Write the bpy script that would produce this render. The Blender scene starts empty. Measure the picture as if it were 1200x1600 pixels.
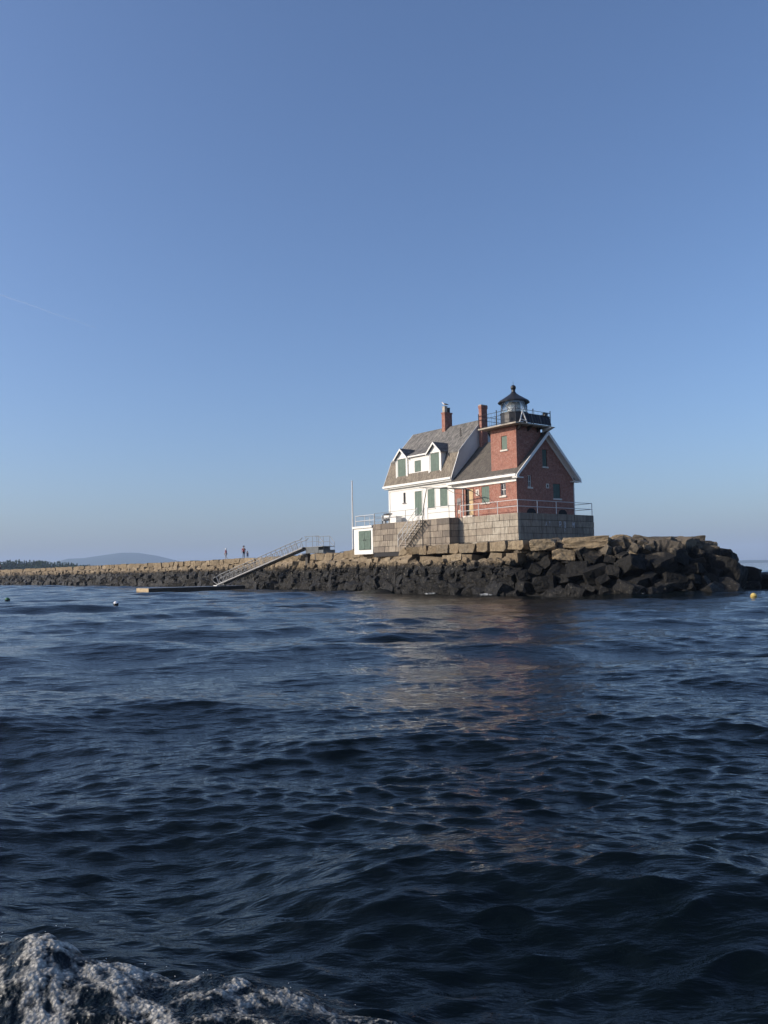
import bpy, bmesh, math, random
import numpy as np
from mathutils import Vector, Matrix, Euler
R = math.radians
sc = bpy.context.scene
# ------------------------------------------------------------------ camera
cam_d = bpy.data.cameras.new('camera'); cam = bpy.data.objects.new('camera', cam_d)
sc.collection.objects.link(cam); sc.camera = cam
cam_d.sensor_fit = 'VERTICAL'; cam_d.sensor_height = 24.0; cam_d.lens = 24.0*1270/1600
cam_d.clip_start = 0.1; cam_d.clip_end = 60000
H = 2.15
cam.matrix_world = Matrix.Translation((0,0,H)) @ Matrix.Rotation(R(90+4.05),4,'X') @ Matrix.Rotation(R(-1.08),4,'Z')
# ------------------------------------------------------------------ sun, sky, exposure
SUN_EL = R(23.5); SUN = Vector((-0.987*math.cos(SUN_EL), -0.16*math.cos(SUN_EL), math.sin(SUN_EL))).normalized()
sd = bpy.data.lights.new('sun','SUN'); sd.energy = 5.0; sd.angle = R(0.5); sd.color = (1.0,0.88,0.73)
so = bpy.data.objects.new('sun', sd); sc.collection.objects.link(so); so.rotation_euler = SUN.to_track_quat('Z','Y').to_euler()
W = bpy.data.worlds.new('World'); sc.world = W; W.use_nodes = True
wn = W.node_tree; wn.nodes.clear()
sky = wn.nodes.new('ShaderNodeTexSky'); sky.sky_type = 'NISHITA'; sky.sun_disc = False
sky.sun_elevation = SUN_EL; sky.sun_rotation = math.atan2(SUN.x, SUN.y)
sky.air_density = 1.0; sky.dust_density = 2.0; sky.ozone_density = 5.0; sky.altitude = 0
bg = wn.nodes.new('ShaderNodeBackground'); bg.inputs[1].default_value = 0.15
wo = wn.nodes.new('ShaderNodeOutputWorld')
wb = wn.nodes.new('ShaderNodeMix'); wb.data_type = 'RGBA'; wb.blend_type = 'MULTIPLY'; wb.inputs[0].default_value = 1.0
wb.inputs[7].default_value = (1.12, 1.09, 1.14, 1)      # the camera's cool white balance
wn.links.new(sky.outputs[0], wb.inputs[6]); wn.links.new(wb.outputs[2], bg.inputs[0]); wn.links.new(bg.outputs[0], wo.inputs[0])
sc.view_settings.view_transform = 'Standard'; sc.view_settings.look = 'None'
sc.view_settings.exposure = 0.0; sc.view_settings.gamma = 1.0
sc.cycles.max_bounces = 6; sc.cycles.volume_bounces = 0
sc.cycles.use_denoising = True

# ------------------------------------------------------------------ frame of the lighthouse: a runs back along the breakwater, b inland, z up
TH = R(37.6); OX, OY = 10.886, 66.0
def wld(a, b, z): return Vector((OX - a*math.sin(TH) + b*math.cos(TH), OY + a*math.cos(TH) + b*math.sin(TH), z))
rnd = random.Random(7)

# ------------------------------------------------------------------ material helpers
class NT:
    def __init__(s, name):
        s.m = bpy.data.materials.new(name); s.m.use_nodes = True; s.t = s.m.node_tree; s.t.nodes.clear()
        s.out = s.t.nodes.new('ShaderNodeOutputMaterial'); s.p = s.t.nodes.new('ShaderNodeBsdfPrincipled')
        s.t.links.new(s.p.outputs[0], s.out.inputs[0])
    def n(s, t, **k):
        o = s.t.nodes.new(t)
        for a, v in k.items(): setattr(o, a, v)
        return o
    def l(s, a, b): s.t.links.new(a, b)
    def set(s, k, v):
        if hasattr(v, 'links'): s.l(v, s.p.inputs[k])
        else: s.p.inputs[k].default_value = v
    def coord(s, kind='Object', sc_=None, rot=None):
        c = s.n('ShaderNodeTexCoord').outputs[kind]
        if kind == 'World': pass
        if sc_ or rot:
            m = s.n('ShaderNodeMapping'); s.l(c, m.inputs[0])
            if sc_: m.inputs['Scale'].default_value = sc_
            if rot: m.inputs['Rotation'].default_value = rot
            return m.outputs[0]
        return c
    def pos(s, sc_=None):
        c = s.n('ShaderNodeNewGeometry').outputs['Position']
        if sc_:
            m = s.n('ShaderNodeMapping'); s.l(c, m.inputs[0]); m.inputs['Scale'].default_value = sc_
            return m.outputs[0]
        return c
    def noise(s, vec, scale, detail=4, rough=.55, out='Fac', dist=0):
        o = s.n('ShaderNodeTexNoise'); s.l(vec, o.inputs['Vector']); o.inputs['Scale'].default_value = scale
        o.inputs['Detail'].default_value = detail; o.inputs['Roughness'].default_value = rough; o.inputs['Distortion'].default_value = dist
        return o.outputs[out]
    def voro(s, vec, scale, feature='F1'):
        o = s.n('ShaderNodeTexVoronoi', feature=feature); s.l(vec, o.inputs['Vector']); o.inputs['Scale'].default_value = scale
        return o.outputs['Distance']
    def ramp(s, f, stops):
        o = s.n('ShaderNodeValToRGB'); s.l(f, o.inputs[0]); e = o.color_ramp.elements
        while len(e) < len(stops): e.new(0.5)
        for i, (p, c) in enumerate(stops):
            e[i].position = p; e[i].color = (c, c, c, 1) if not hasattr(c, '__len__') else tuple(c) + (1,)
        return o.outputs[0]
    def mix(s, f, a, b, blend='MIX'):
        o = s.n('ShaderNodeMix', data_type='RGBA', blend_type=blend)
        for k, v in ((0, f), (6, a), (7, b)):
            if hasattr(v, 'links'): s.l(v, o.inputs[k])
            elif k == 0: o.inputs[0].default_value = v
            else: o.inputs[k].default_value = tuple(v) + (1,) if len(v) == 3 else v
        return o.outputs[2]
    def math(s, op, a, b=0.0, clamp=False):
        o = s.n('ShaderNodeMath', operation=op, use_clamp=clamp)
        for k, v in ((0, a), (1, b)):
            if hasattr(v, 'links'): s.l(v, o.inputs[k])
            else: o.inputs[k].default_value = v
        return o.outputs[0]
    def bump(s, h, strength=.5, dist=.02, normal=None):
        o = s.n('ShaderNodeBump'); s.l(h, o.inputs['Height']); o.inputs['Strength'].default_value = strength
        o.inputs['Distance'].default_value = dist
        if normal is not None: s.l(normal, o.inputs['Normal'])
        return o.outputs[0]
    def sep(s, vec):
        o = s.n('ShaderNodeSeparateXYZ'); s.l(vec, o.inputs[0]); return o.outputs
    def attr(s, name):
        o = s.n('ShaderNodeAttribute'); o.attribute_name = name; return o
    def orand(s): return s.n('ShaderNodeObjectInfo').outputs['Random']

def simple(name, col, rough=.6, metal=0, var=.25, scale=3, bump=.0, spec=.5):
    t = NT(name); c = t.coord()
    n = t.noise(c, scale, 5, .6)
    lo = [x*(1-var) for x in col]; hi = [min(1, x*(1+var*.5)) for x in col]
    t.set('Base Color', t.ramp(n, [(.3, lo), (.7, hi)]))
    t.set('Roughness', rough); t.set('Metallic', metal); t.set('Specular IOR Level', spec)
    if bump: t.set('Normal', t.bump(t.noise(c, scale*6, 4), bump, .01))
    return t.m

def wallvec(t):
    x, y, z = t.sep(t.coord()); o = t.n('ShaderNodeCombineXYZ'); t.l(t.math('ADD', x, y), o.inputs[0]); t.l(z, o.inputs[1]); return o.outputs[0]

def mk_brick():
    t = NT('red_brick'); v = wallvec(t); c = t.coord()
    b = t.n('ShaderNodeTexBrick'); t.l(v, b.inputs['Vector']); b.inputs['Scale'].default_value = 1.0
    b.inputs['Brick Width'].default_value = .235; b.inputs['Row Height'].default_value = .082; b.inputs['Mortar Size'].default_value = .009
    b.inputs['Color1'].default_value = (.26, .088, .062, 1); b.inputs['Color2'].default_value = (.165, .052, .038, 1); b.inputs['Mortar'].default_value = (.28, .17, .125, 1)
    b.inputs['Bias'].default_value = -.2
    n = t.noise(c, 1.1, 6, .65); n2 = t.noise(t.coord(sc_=(6, 6, 1.0)), 1.0, 5, .7); n3 = t.noise(c, 5.5, 4, .7)
    col = t.mix(t.ramp(n, [(.35, 0), (.7, .45)]), b.outputs[0], (.34, .13, .085))
    col = t.mix(t.ramp(n3, [(.44, 0), (.62, .65)]), col, (.40, .235, .18))
    col = t.mix(t.ramp(t.noise(c, 2.7, 6, .75), [(.5, 0), (.66, .55)]), col, (.13, .042, .032))
    col = t.mix(t.ramp(n2, [(.52, 0), (.75, .4)]), col, (.20, .085, .06))
    t.set('Base Color', col); t.set('Roughness', .85); t.set('Normal', t.bump(t.math('ADD', b.outputs['Fac'], t.math('MULTIPLY', n3, -1.2)), .4, .012)); return t.m
def mk_shingle(name, ca, cb, cc):
    t = NT(name); x, y, z = t.sep(t.coord()); o = t.n('ShaderNodeCombineXYZ'); t.l(y, o.inputs[0]); t.l(t.math('MULTIPLY', z, 1.25), o.inputs[1])
    b = t.n('ShaderNodeTexBrick'); t.l(o.outputs[0], b.inputs['Vector']); b.inputs['Scale'].default_value = 1
    b.inputs['Brick Width'].default_value = .26; b.inputs['Row Height'].default_value = .19; b.inputs['Mortar Size'].default_value = .012
    b.inputs['Color1'].default_value = tuple(ca)+(1,); b.inputs['Color2'].default_value = tuple(cb)+(1,); b.inputs['Mortar'].default_value = (.05, .048, .045, 1)
    st = t.noise(t.coord(sc_=(1.0, 2.6, 1.0), rot=(0, 0, 0)), 1.3, 6, .75, dist=.8)
    col = t.mix(t.ramp(st, [(.42, 0), (.66, .85)]), b.outputs[0], cc)
    col = t.mix(t.ramp(t.noise(t.coord(sc_=(1.6, 5, 1.6)), 1.6, 6, .8), [(.48, 0), (.62, .75)]), col, [v*.42 for v in ca])
    t.set('Base Color', col); t.set('Roughness', .9); t.set('Normal', t.bump(b.outputs['Fac'], .6, -.02)); return t.m
def mk_white(name='white_paint', board=.0):
    t = NT(name); c = t.coord(); n = t.noise(c, 1.3, 5, .6); g = t.noise(t.coord(sc_=(5, 5, .6)), 1.4, 5, .7)
    col = t.mix(t.ramp(n, [(.35, 0), (.75, .5)]), (.74, .73, .69), (.67, .655, .60))
    col = t.mix(t.ramp(g, [(.58, 0), (.8, .45)]), col, (.58, .55, .47))
    t.set('Base Color', col); t.set('Roughness', .6)
    if board:
        z = t.sep(c)[2]; f = t.math('FRACT', t.math('MULTIPLY', z, 1/board))
        t.set('Normal', t.bump(f, .7, .02))
    return t.m
def mk_pier():
    t = NT('pier_granite'); a = t.attr('tint'); c = t.coord()
    n = t.noise(c, 2.2, 6, .7); n2 = t.noise(t.coord(sc_=(3, 3, .5)), 1.5, 6, .75); n3 = t.noise(c, 14, 4, .8)
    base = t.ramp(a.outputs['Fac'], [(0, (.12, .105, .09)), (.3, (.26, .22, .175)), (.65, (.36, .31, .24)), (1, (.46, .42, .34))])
    col = t.mix(t.ramp(n, [(.38, 0), (.7, .6)]), base, (.20, .16, .12))
    col = t.mix(t.ramp(n2, [(.47, 0), (.66, .8)]), col, (.095, .078, .062))
    col = t.mix(t.ramp(n2, [(.28, .5), (.4, 0)]), col, (.44, .38, .30))
    col = t.mix(t.ramp(n3, [(.45, 0), (.7, .35)]), col, (.14, .12, .1))
    t.set('Base Color', col); t.set('Roughness', .9); t.set('Normal', t.bump(t.math('ADD', n, n3), .7, .03)); return t.m
def mk_rock():
    t = NT('tidal_granite'); p = t.pos(); z = t.sep(p)[2]; c = t.coord(); r = t.orand()
    rl = t.n('ShaderNodeVectorMath', operation='ADD'); t.l(p, rl.inputs[0]); t.l(t.mix(1, (0, 0, 0), r), rl.inputs[1])
    n = t.noise(p, 1.1, 7, .65); nf = t.noise(p, 6, 5, .75); nv = t.noise(t.pos((3.5, 3.5, 1.0)), 2.6, 6, .75); big = t.noise(p, .16, 3)
    # bare granite
    tan = t.ramp(r, [(0, (.15, .12, .078)), (.35, (.25, .20, .13)), (.6, (.20, .16, .105)), (.8, (.31, .25, .165)), (1, (.18, .15, .108))])
    col = t.mix(t.ramp(n, [(.38, 0), (.68, .6)]), tan, (.19, .135, .08))
    col = t.mix(t.ramp(nf, [(.5, 0), (.72, .55)]), col, (.10, .075, .052))
    col = t.mix(t.ramp(t.noise(p, 2.6, 5, .7), [(.60, 0), (.72, .7)]), col, (.44, .36, .25))
    # weed and wet band below the tide line
    weed = t.ramp(nv, [(.36, (.003, .0035, .0035)), (.54, (.010, .0095, .0085)), (.66, (.035, .03, .022)), (.80, (.13, .11, .08))])
    barn = t.ramp(t.noise(p, 3.4, 7, .85), [(.575, 0), (.63, .9)])
    barn = t.math('MULTIPLY', barn, t.ramp(t.math('DIVIDE', z, 4.0), [(0, 0.35), (.25, .55), (.6, .9), (.75, 0)]))
    weed = t.mix(barn, weed, (.38, .34, .27))
    col = t.mix(t.ramp(t.noise(t.pos((2.2, 2.2, .7)), 2.0, 6, .75), [(.5, 0), (.64, .75)]), col, (.085, .065, .045))
    lim = t.math('ADD', 2.32, t.math('MULTIPLY', t.math('SUBTRACT', nf, .5), 1.5))
    lim = t.math('ADD', lim, t.math('MULTIPLY', t.math('SUBTRACT', big, .5), .7))
    f = t.math('MULTIPLY', t.math('SUBTRACT', z, lim), 3.5, clamp=True)
    t.set('Base Color', t.mix(f, weed, col)); t.set('Roughness', t.ramp(f, [(0, .55), (1, .92)])); t.set('Specular IOR Level', .35)
    h = t.math('ADD', t.math('MULTIPLY', n, 1.5), t.math('ADD', nf, t.math('MULTIPLY', nv, t.math('SUBTRACT', 2.2, t.math('MULTIPLY', f, 2.0)))))
    t.set('Normal', t.bump(h, .9, .09)); return t.m
def mk_darkrock():   # the ledge granite of the end pile: greyer, browner
    t = NT('end_pile_granite'); p = t.pos(); z = t.sep(p)[2]; r = t.orand()
    n = t.noise(p, 1.0, 7, .65); nf = t.noise(p, 5, 6, .75)
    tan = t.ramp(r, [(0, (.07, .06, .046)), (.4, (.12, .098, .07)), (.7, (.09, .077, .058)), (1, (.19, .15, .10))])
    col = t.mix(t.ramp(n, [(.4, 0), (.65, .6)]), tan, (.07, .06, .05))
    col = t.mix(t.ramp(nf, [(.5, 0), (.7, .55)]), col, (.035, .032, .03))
    weed = t.ramp(nf, [(.38, (.003, .0035, .0035)), (.58, (.010, .0095, .0085)), (.75, (.04, .034, .025))])
    lim = t.math('ADD', 3.0, t.math('MULTIPLY', t.math('SUBTRACT', n, .5), 3.6))
    f = t.math('MULTIPLY', t.math('SUBTRACT', z, lim), 2.0, clamp=True)
    t.set('Base Color', t.mix(f, weed, col)); t.set('Roughness', .8); t.set('Specular IOR Level', .3)
    t.set('Normal', t.bump(t.math('ADD', t.math('MULTIPLY', n, 1.5), nf), .9, .1)); return t.m
def mk_deck():
    t = NT('breakwater_top'); p = t.pos(); n = t.noise(p, .8, 6, .7)
    t.set('Base Color', t.ramp(n, [(.3, (.26, .21, .15)), (.7, (.42, .35, .25))])); t.set('Roughness', .9); t.set('Normal', t.bump(n, .6, .05)); return t.m

def mk_tan():
    t = NT('bare_tan_granite'); p = t.pos(); r = t.orand(); n = t.noise(p, 1.3, 7, .65); nf = t.noise(p, 6, 5, .75)
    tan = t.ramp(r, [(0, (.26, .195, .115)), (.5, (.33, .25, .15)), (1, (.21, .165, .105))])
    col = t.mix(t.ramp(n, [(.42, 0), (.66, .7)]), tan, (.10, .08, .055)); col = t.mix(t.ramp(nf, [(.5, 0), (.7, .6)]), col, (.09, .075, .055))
    t.set('Base Color', col); t.set('Roughness', .9); t.set('Normal', t.bump(t.math('ADD', n, nf), .9, .07)); return t.m
M = dict(
 tan=mk_tan(),
 white=mk_white(), clap=mk_white('white_wall', .14), brick=mk_brick(),
 roof_u=mk_shingle('upper_shingle', (.125, .12, .11), (.08, .078, .075), (.32, .30, .27)),
 roof_l=mk_shingle('lower_shingle', (.20, .165, .125), (.14, .12, .095), (.34, .29, .22)),
 roof_b=mk_shingle('brick_house_shingle', (.105, .09, .075), (.07, .063, .056), (.15, .135, .11)),
 pier=mk_pier(), rock=mk_rock(), drock=mk_darkrock(), deck=mk_deck(),
 green=simple('green_paint', (.085, .135, .105), .6, var=.25, scale=2.5, bump=.1),
 shade_green=simple('shaded_green_paint', (.03, .065, .05), .55, var=.3, scale=3),  # shutter green darkened for the unlit gable; the shade is in the colour
 door=simple('yellow_pine_door', (.52, .37, .19), .6, var=.2, scale=2),
 dark=simple('dark_interior', (.012, .012, .014), .8, var=.3),
 black=simple('black_iron', (.018, .018, .02), .45, var=.4, scale=5),
 iron=simple('weathered_iron', (.05, .045, .04), .5, .3, var=.5, scale=4),
 galv=simple('galvanised_steel', (.22, .23, .235), .45, .5, var=.3, scale=4),
 alu=simple('aluminium', (.25, .25, .245), .45, .3, var=.2, scale=6),
 rail=simple('painted_white_rail', (.58, .58, .57), .5, var=.12, scale=6),
 conc=simple('concrete_cap', (.38, .34, .28), .9, var=.4, scale=1.4, bump=.4),
 sill=simple('stone_sill', (.62, .57, .50), .8, var=.2, scale=6),
 wood=simple('sunlit_timber', (.42, .32, .19), .85, var=.4, scale=4, bump=.3),
 dwood=simple('dark_timber', (.045, .038, .03), .7, var=.5, scale=3, bump=.3),
 grey=simple('grey_plaque', (.20, .18, .17), .6, var=.3, scale=8),
 gsteel=simple('dark_grey_steel', (.10, .11, .115), .5, .3, var=.3),
 red=simple('red_cloth', (.42, .05, .05), .9, var=.3), pink=simple('pink_cloth', (.52, .22, .24), .9, var=.3),
 navy=simple('dark_cloth', (.025, .028, .04), .9, var=.3), bluegrey=simple('blue_grey_cloth', (.12, .15, .22), .9, var=.3),
 whitec=simple('white_cloth', (.75, .75, .75), .9, var=.1), denim=simple('pale_trousers', (.35, .36, .4), .9, var=.3),
 skin=simple('skin', (.48, .28, .2), .6, var=.1), hair=simple('dark_hair', (.04, .025, .02), .7, var=.3),
 feather=simple('white_feather', (.8, .8, .8), .7, var=.08), wing=simple('grey_wing', (.10, .10, .115), .7, var=.2), beak=simple('yellow_beak', (.7, .45, .05), .5, var=.1),
 yellow=simple('yellow_float', (.55, .42, .13), .4, var=.15, scale=8), lime=simple('green_float', (.03, .14, .05), .5, var=.4, scale=8),
 chalk=simple('faded_white_paint_marks', (.5, .52, .55), .9, var=.4, scale=9),
)
def mk_glass():
    t = NT('lantern_glass'); t.set('Base Color', (.97, .99, 1, 1)); t.set('Roughness', .02); t.set('Transmission Weight', 1.0); t.set('IOR', 1.12)
    return t.m
def mk_pane():
    t = NT('window_pane'); t.set('Base Color', (.02, .025, .03, 1)); t.set('Roughness', .05); t.set('Specular IOR Level', .8); return t.m
M['glass'] = mk_glass(); M['pane'] = mk_pane()
def mk_lens():
    t = NT('fresnel_lens'); t.set('Base Color', (.9, .93, .9, 1)); t.set('Roughness', .2); t.set('Transmission Weight', .1); t.set('IOR', 1.4); return t.m
M['lens'] = mk_lens()

# ------------------------------------------------------------------ mesh helpers, all in (a, b, z)
class MB:
    def __init__(s): s.v = []; s.f = []; s.mi = []; s.t = []; s.ct = 0.5
    def add(s, vs, fs, mi=0):
        k = len(s.v); s.v += [tuple(v) for v in vs]
        for f in fs: s.f.append([i+k for i in f]); s.mi.append(mi); s.t.append(s.ct)
        return s
    def box(s, a0, a1, b0, b1, z0, z1, mi=0):
        vs = [(a, b, z) for z in (z0, z1) for b in (b0, b1) for a in (a0, a1)]
        return s.add(vs, [(0,1,3,2),(4,6,7,5),(0,4,5,1),(2,3,7,6),(0,2,6,4),(1,5,7,3)], mi)
    def prism_a(s, poly, a0, a1, mi=0):      # poly in (b, z)
        n = len(poly); vs = [(a0, b, z) for b, z in poly] + [(a1, b, z) for b, z in poly]
        fs = [list(range(n)), list(range(2*n-1, n-1, -1))] + [(i, (i+1) % n, n+(i+1) % n, n+i) for i in range(n)]
        return s.add(vs, fs, mi)
    def prism_b(s, poly, b0, b1, mi=0):      # poly in (a, z)
        n = len(poly); vs = [(a, b0, z) for a, z in poly] + [(a, b1, z) for a, z in poly]
        fs = [list(range(n)), list(range(2*n-1, n-1, -1))] + [(i, (i+1) % n, n+(i+1) % n, n+i) for i in range(n)]
        return s.add(vs, fs, mi)
    def shell_a(s, line, th, a0, a1, mi=0):  # roof slab following an open (b, z) line, thickness downwards
        out = list(line); inn = [(b, z-th) for b, z in line]
        for i in range(len(line)-1): s.prism_a([out[i], out[i+1], inn[i+1], inn[i]], a0, a1, mi)
        return s
    def tube(s, pts, r, n=8, mi=0, cap=True):
        pts = [Vector(p) for p in pts]; rs = r if hasattr(r, '__len__') else [r]*len(pts); vs = []; up = None
        for i, p in enumerate(pts):
            d = (pts[min(i+1, len(pts)-1)] - pts[max(i-1, 0)]).normalized()
            if up is None: up = Vector((0, 0, 1)) if abs(d.z) < .9 else Vector((1, 0, 0))
            x = d.cross(up).normalized(); y = d.cross(x).normalized()
            vs += [p + x*(rs[i]*math.cos(2*math.pi*k/n)) + y*(rs[i]*math.sin(2*math.pi*k/n)) for k in range(n)]
        fs = [(i*n+k, i*n+(k+1) % n, (i+1)*n+(k+1) % n, (i+1)*n+k) for i in range(len(pts)-1) for k in range(n)]
        if cap: fs += [list(range(n)), list(range(len(vs)-1, len(vs)-n-1, -1))]
        return s.add(vs, fs, mi)
    def lathe(s, prof, ca, cb, n=24, mi=0):  # prof (r, z)
        vs = [(ca + r*math.cos(2*math.pi*k/n), cb + r*math.sin(2*math.pi*k/n), z) for r, z in prof for k in range(n)]
        fs = [(i*n+k, i*n+(k+1) % n, (i+1)*n+(k+1) % n, (i+1)*n+k) for i in range(len(prof)-1) for k in range(n)]
        fs += [list(range(n)), list(range(len(vs)-1, len(vs)-n-1, -1))]
        return s.add(vs, fs, mi)
    def ball(s, c, r, n=12, mi=0, sx=(1, 1, 1)):
        m = n//2; vs = []; fs = []
        for i in range(1, m):
            p = math.pi*i/m
            vs += [(c[0]+sx[0]*r*math.sin(p)*math.cos(2*math.pi*k/n), c[1]+sx[1]*r*math.sin(p)*math.sin(2*math.pi*k/n), c[2]+sx[2]*r*math.cos(p)) for k in range(n)]
        fs = [(i*n+k, i*n+(k+1) % n, (i+1)*n+(k+1) % n, (i+1)*n+k) for i in range(m-2) for k in range(n)]
        vs += [(c[0], c[1], c[2]+sx[2]*r), (c[0], c[1], c[2]-sx[2]*r)]; t, b = len(vs)-2, len(vs)-1
        fs += [(t, (k+1) % n, k) for k in range(n)] + [(b, (m-2)*n+k, (m-2)*n+(k+1) % n) for k in range(n)]
        return s.add(vs, fs, mi)
    def build(s, name, mats, parent=None, base=None, smooth=False, rot=TH, tint=False, bevel=0):
        if not isinstance(mats, (list, tuple)): mats = [mats]
        if parent is not None:
            q = parent
            while q.parent: q = q.parent
            base = q['_base'] if '_base' in q else (0, 0, 0)
        a0, b0, z0 = base or (0, 0, 0)
        me = bpy.data.meshes.new(name)
        me.from_pydata([(b-b0, a-a0, z-z0) for a, b, z in s.v], [], s.f)
        me.polygons.foreach_set('material_index', s.mi)
        if tint:
            at = me.attributes.new('tint', 'FLOAT', 'FACE'); at.data.foreach_set('value', s.t)
        bm = bmesh.new(); bm.from_mesh(me); bmesh.ops.recalc_face_normals(bm, faces=bm.faces)
        bm.to_mesh(me); bm.free()
        if smooth: me.polygons.foreach_set('use_smooth', [True]*len(me.polygons))
        for m in mats: me.materials.append(m)
        o = bpy.data.objects.new(name, me); sc.collection.objects.link(o)
        if parent is not None: o.parent = parent
        else:
            o.location = wld(a0, b0, z0); o.rotation_euler = (0, 0, rot); o['_base'] = (a0, b0, z0)
        if bevel:
            md = o.modifiers.new('bevel', 'BEVEL'); md.width = bevel; md.segments = 1; md.limit_method = 'ANGLE'
        return o
def tag(o, label=None, cat=None, group=None, kind=None):
    for k, v in (('label', label), ('category', cat), ('group', group), ('kind', kind)):
        if v: o[k] = v
    return o
def thing(name, label, cat, base, group=None):
    o = bpy.data.objects.new(name, None); sc.collection.objects.link(o); o.empty_display_size = .2
    o.location = wld(*base); o.rotation_euler = (0, 0, TH); o['_base'] = tuple(base)
    return tag(o, label, cat, group)
def carve(o, boxes):
    base = o; 
    q = o
    while q.parent: q = q.parent
    b = q['_base']; m = MB()
    for bx in boxes: m.box(*bx)
    c = m.build('cutter', M['dark'], base=b); c.data.materials.clear()
    c.parent = None; c.matrix_world = Matrix.Identity(4)
    par = o.parent; o.parent = None; mw = o.matrix_world.copy(); o.location = (0, 0, 0); o.rotation_euler = (0, 0, 0)
    md = o.modifiers.new('cut', 'BOOLEAN'); md.object = c; md.solver = 'EXACT'; md.operation = 'DIFFERENCE'
    bpy.context.view_layer.update()
    me = bpy.data.meshes.new_from_object(o.evaluated_get(bpy.context.evaluated_depsgraph_get()))
    o.modifiers.clear(); me.name = o.name; o.data = me
    bpy.data.objects.remove(c)
    o.parent = par
    if par is None: o.location = wld(*b); o.rotation_euler = (0, 0, TH)
    return o

# ================================================================== STRUCTURE: water
rng = np.random.default_rng(11)
def wave_components():
    N = 160; out = []
    for i in range(N):
        lam = .14*(11.0/.14)**((i+rng.random())/N)
        spread = 44 if lam < .6 else (56 if lam < 2 else 30)
        th = R(-97 + rng.normal()*spread*.62 + (12 if lam > 3 else 0))
        st = .0175 if lam > 3.0 else (.0145 if lam > 1.6 else (.0130 if lam > .6 else (.022 if lam > .35 else .031)))
        if lam > 7: st *= .8
        out.append((lam, th, st*lam/(2*math.pi)*(.6+.8*rng.random()), rng.random()*2*math.pi))
    return out
COMP = wave_components()
def water_disp(x, y, spacing):
    r = np.hypot(x, y); dx = np.zeros_like(x); dy = np.zeros_like(x); dz = np.zeros_like(x)
    gust = 1 + .38*np.sin(x*.11+y*.07+1.3)*np.sin(y*.19-x*.05+.4) + .22*np.sin(x*.31-y*.23+2.)
    for lam, th, amp, ph in COMP:
        k = 2*math.pi/lam; c, s = math.cos(th), math.sin(th)
        w = np.clip((lam/spacing - 2.2)/2.0, 0, 1)
        w = w*(gust if lam < 2 else 1.0)*(.62 + .33*np.clip((r-6)/22, 0, 1) if .5 < lam < 2.2 else 1.0)
        p = k*(x*c + y*s) + ph + .9*np.sin(.21*k*(x*-s+y*c)*.6+ph*3)
        a = amp*w*1.2; sp = np.sin(p)
        dz += a*np.cos(p); dx -= a*c*sp*.85; dy -= a*s*sp*.85
    return dx, dy, dz
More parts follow.
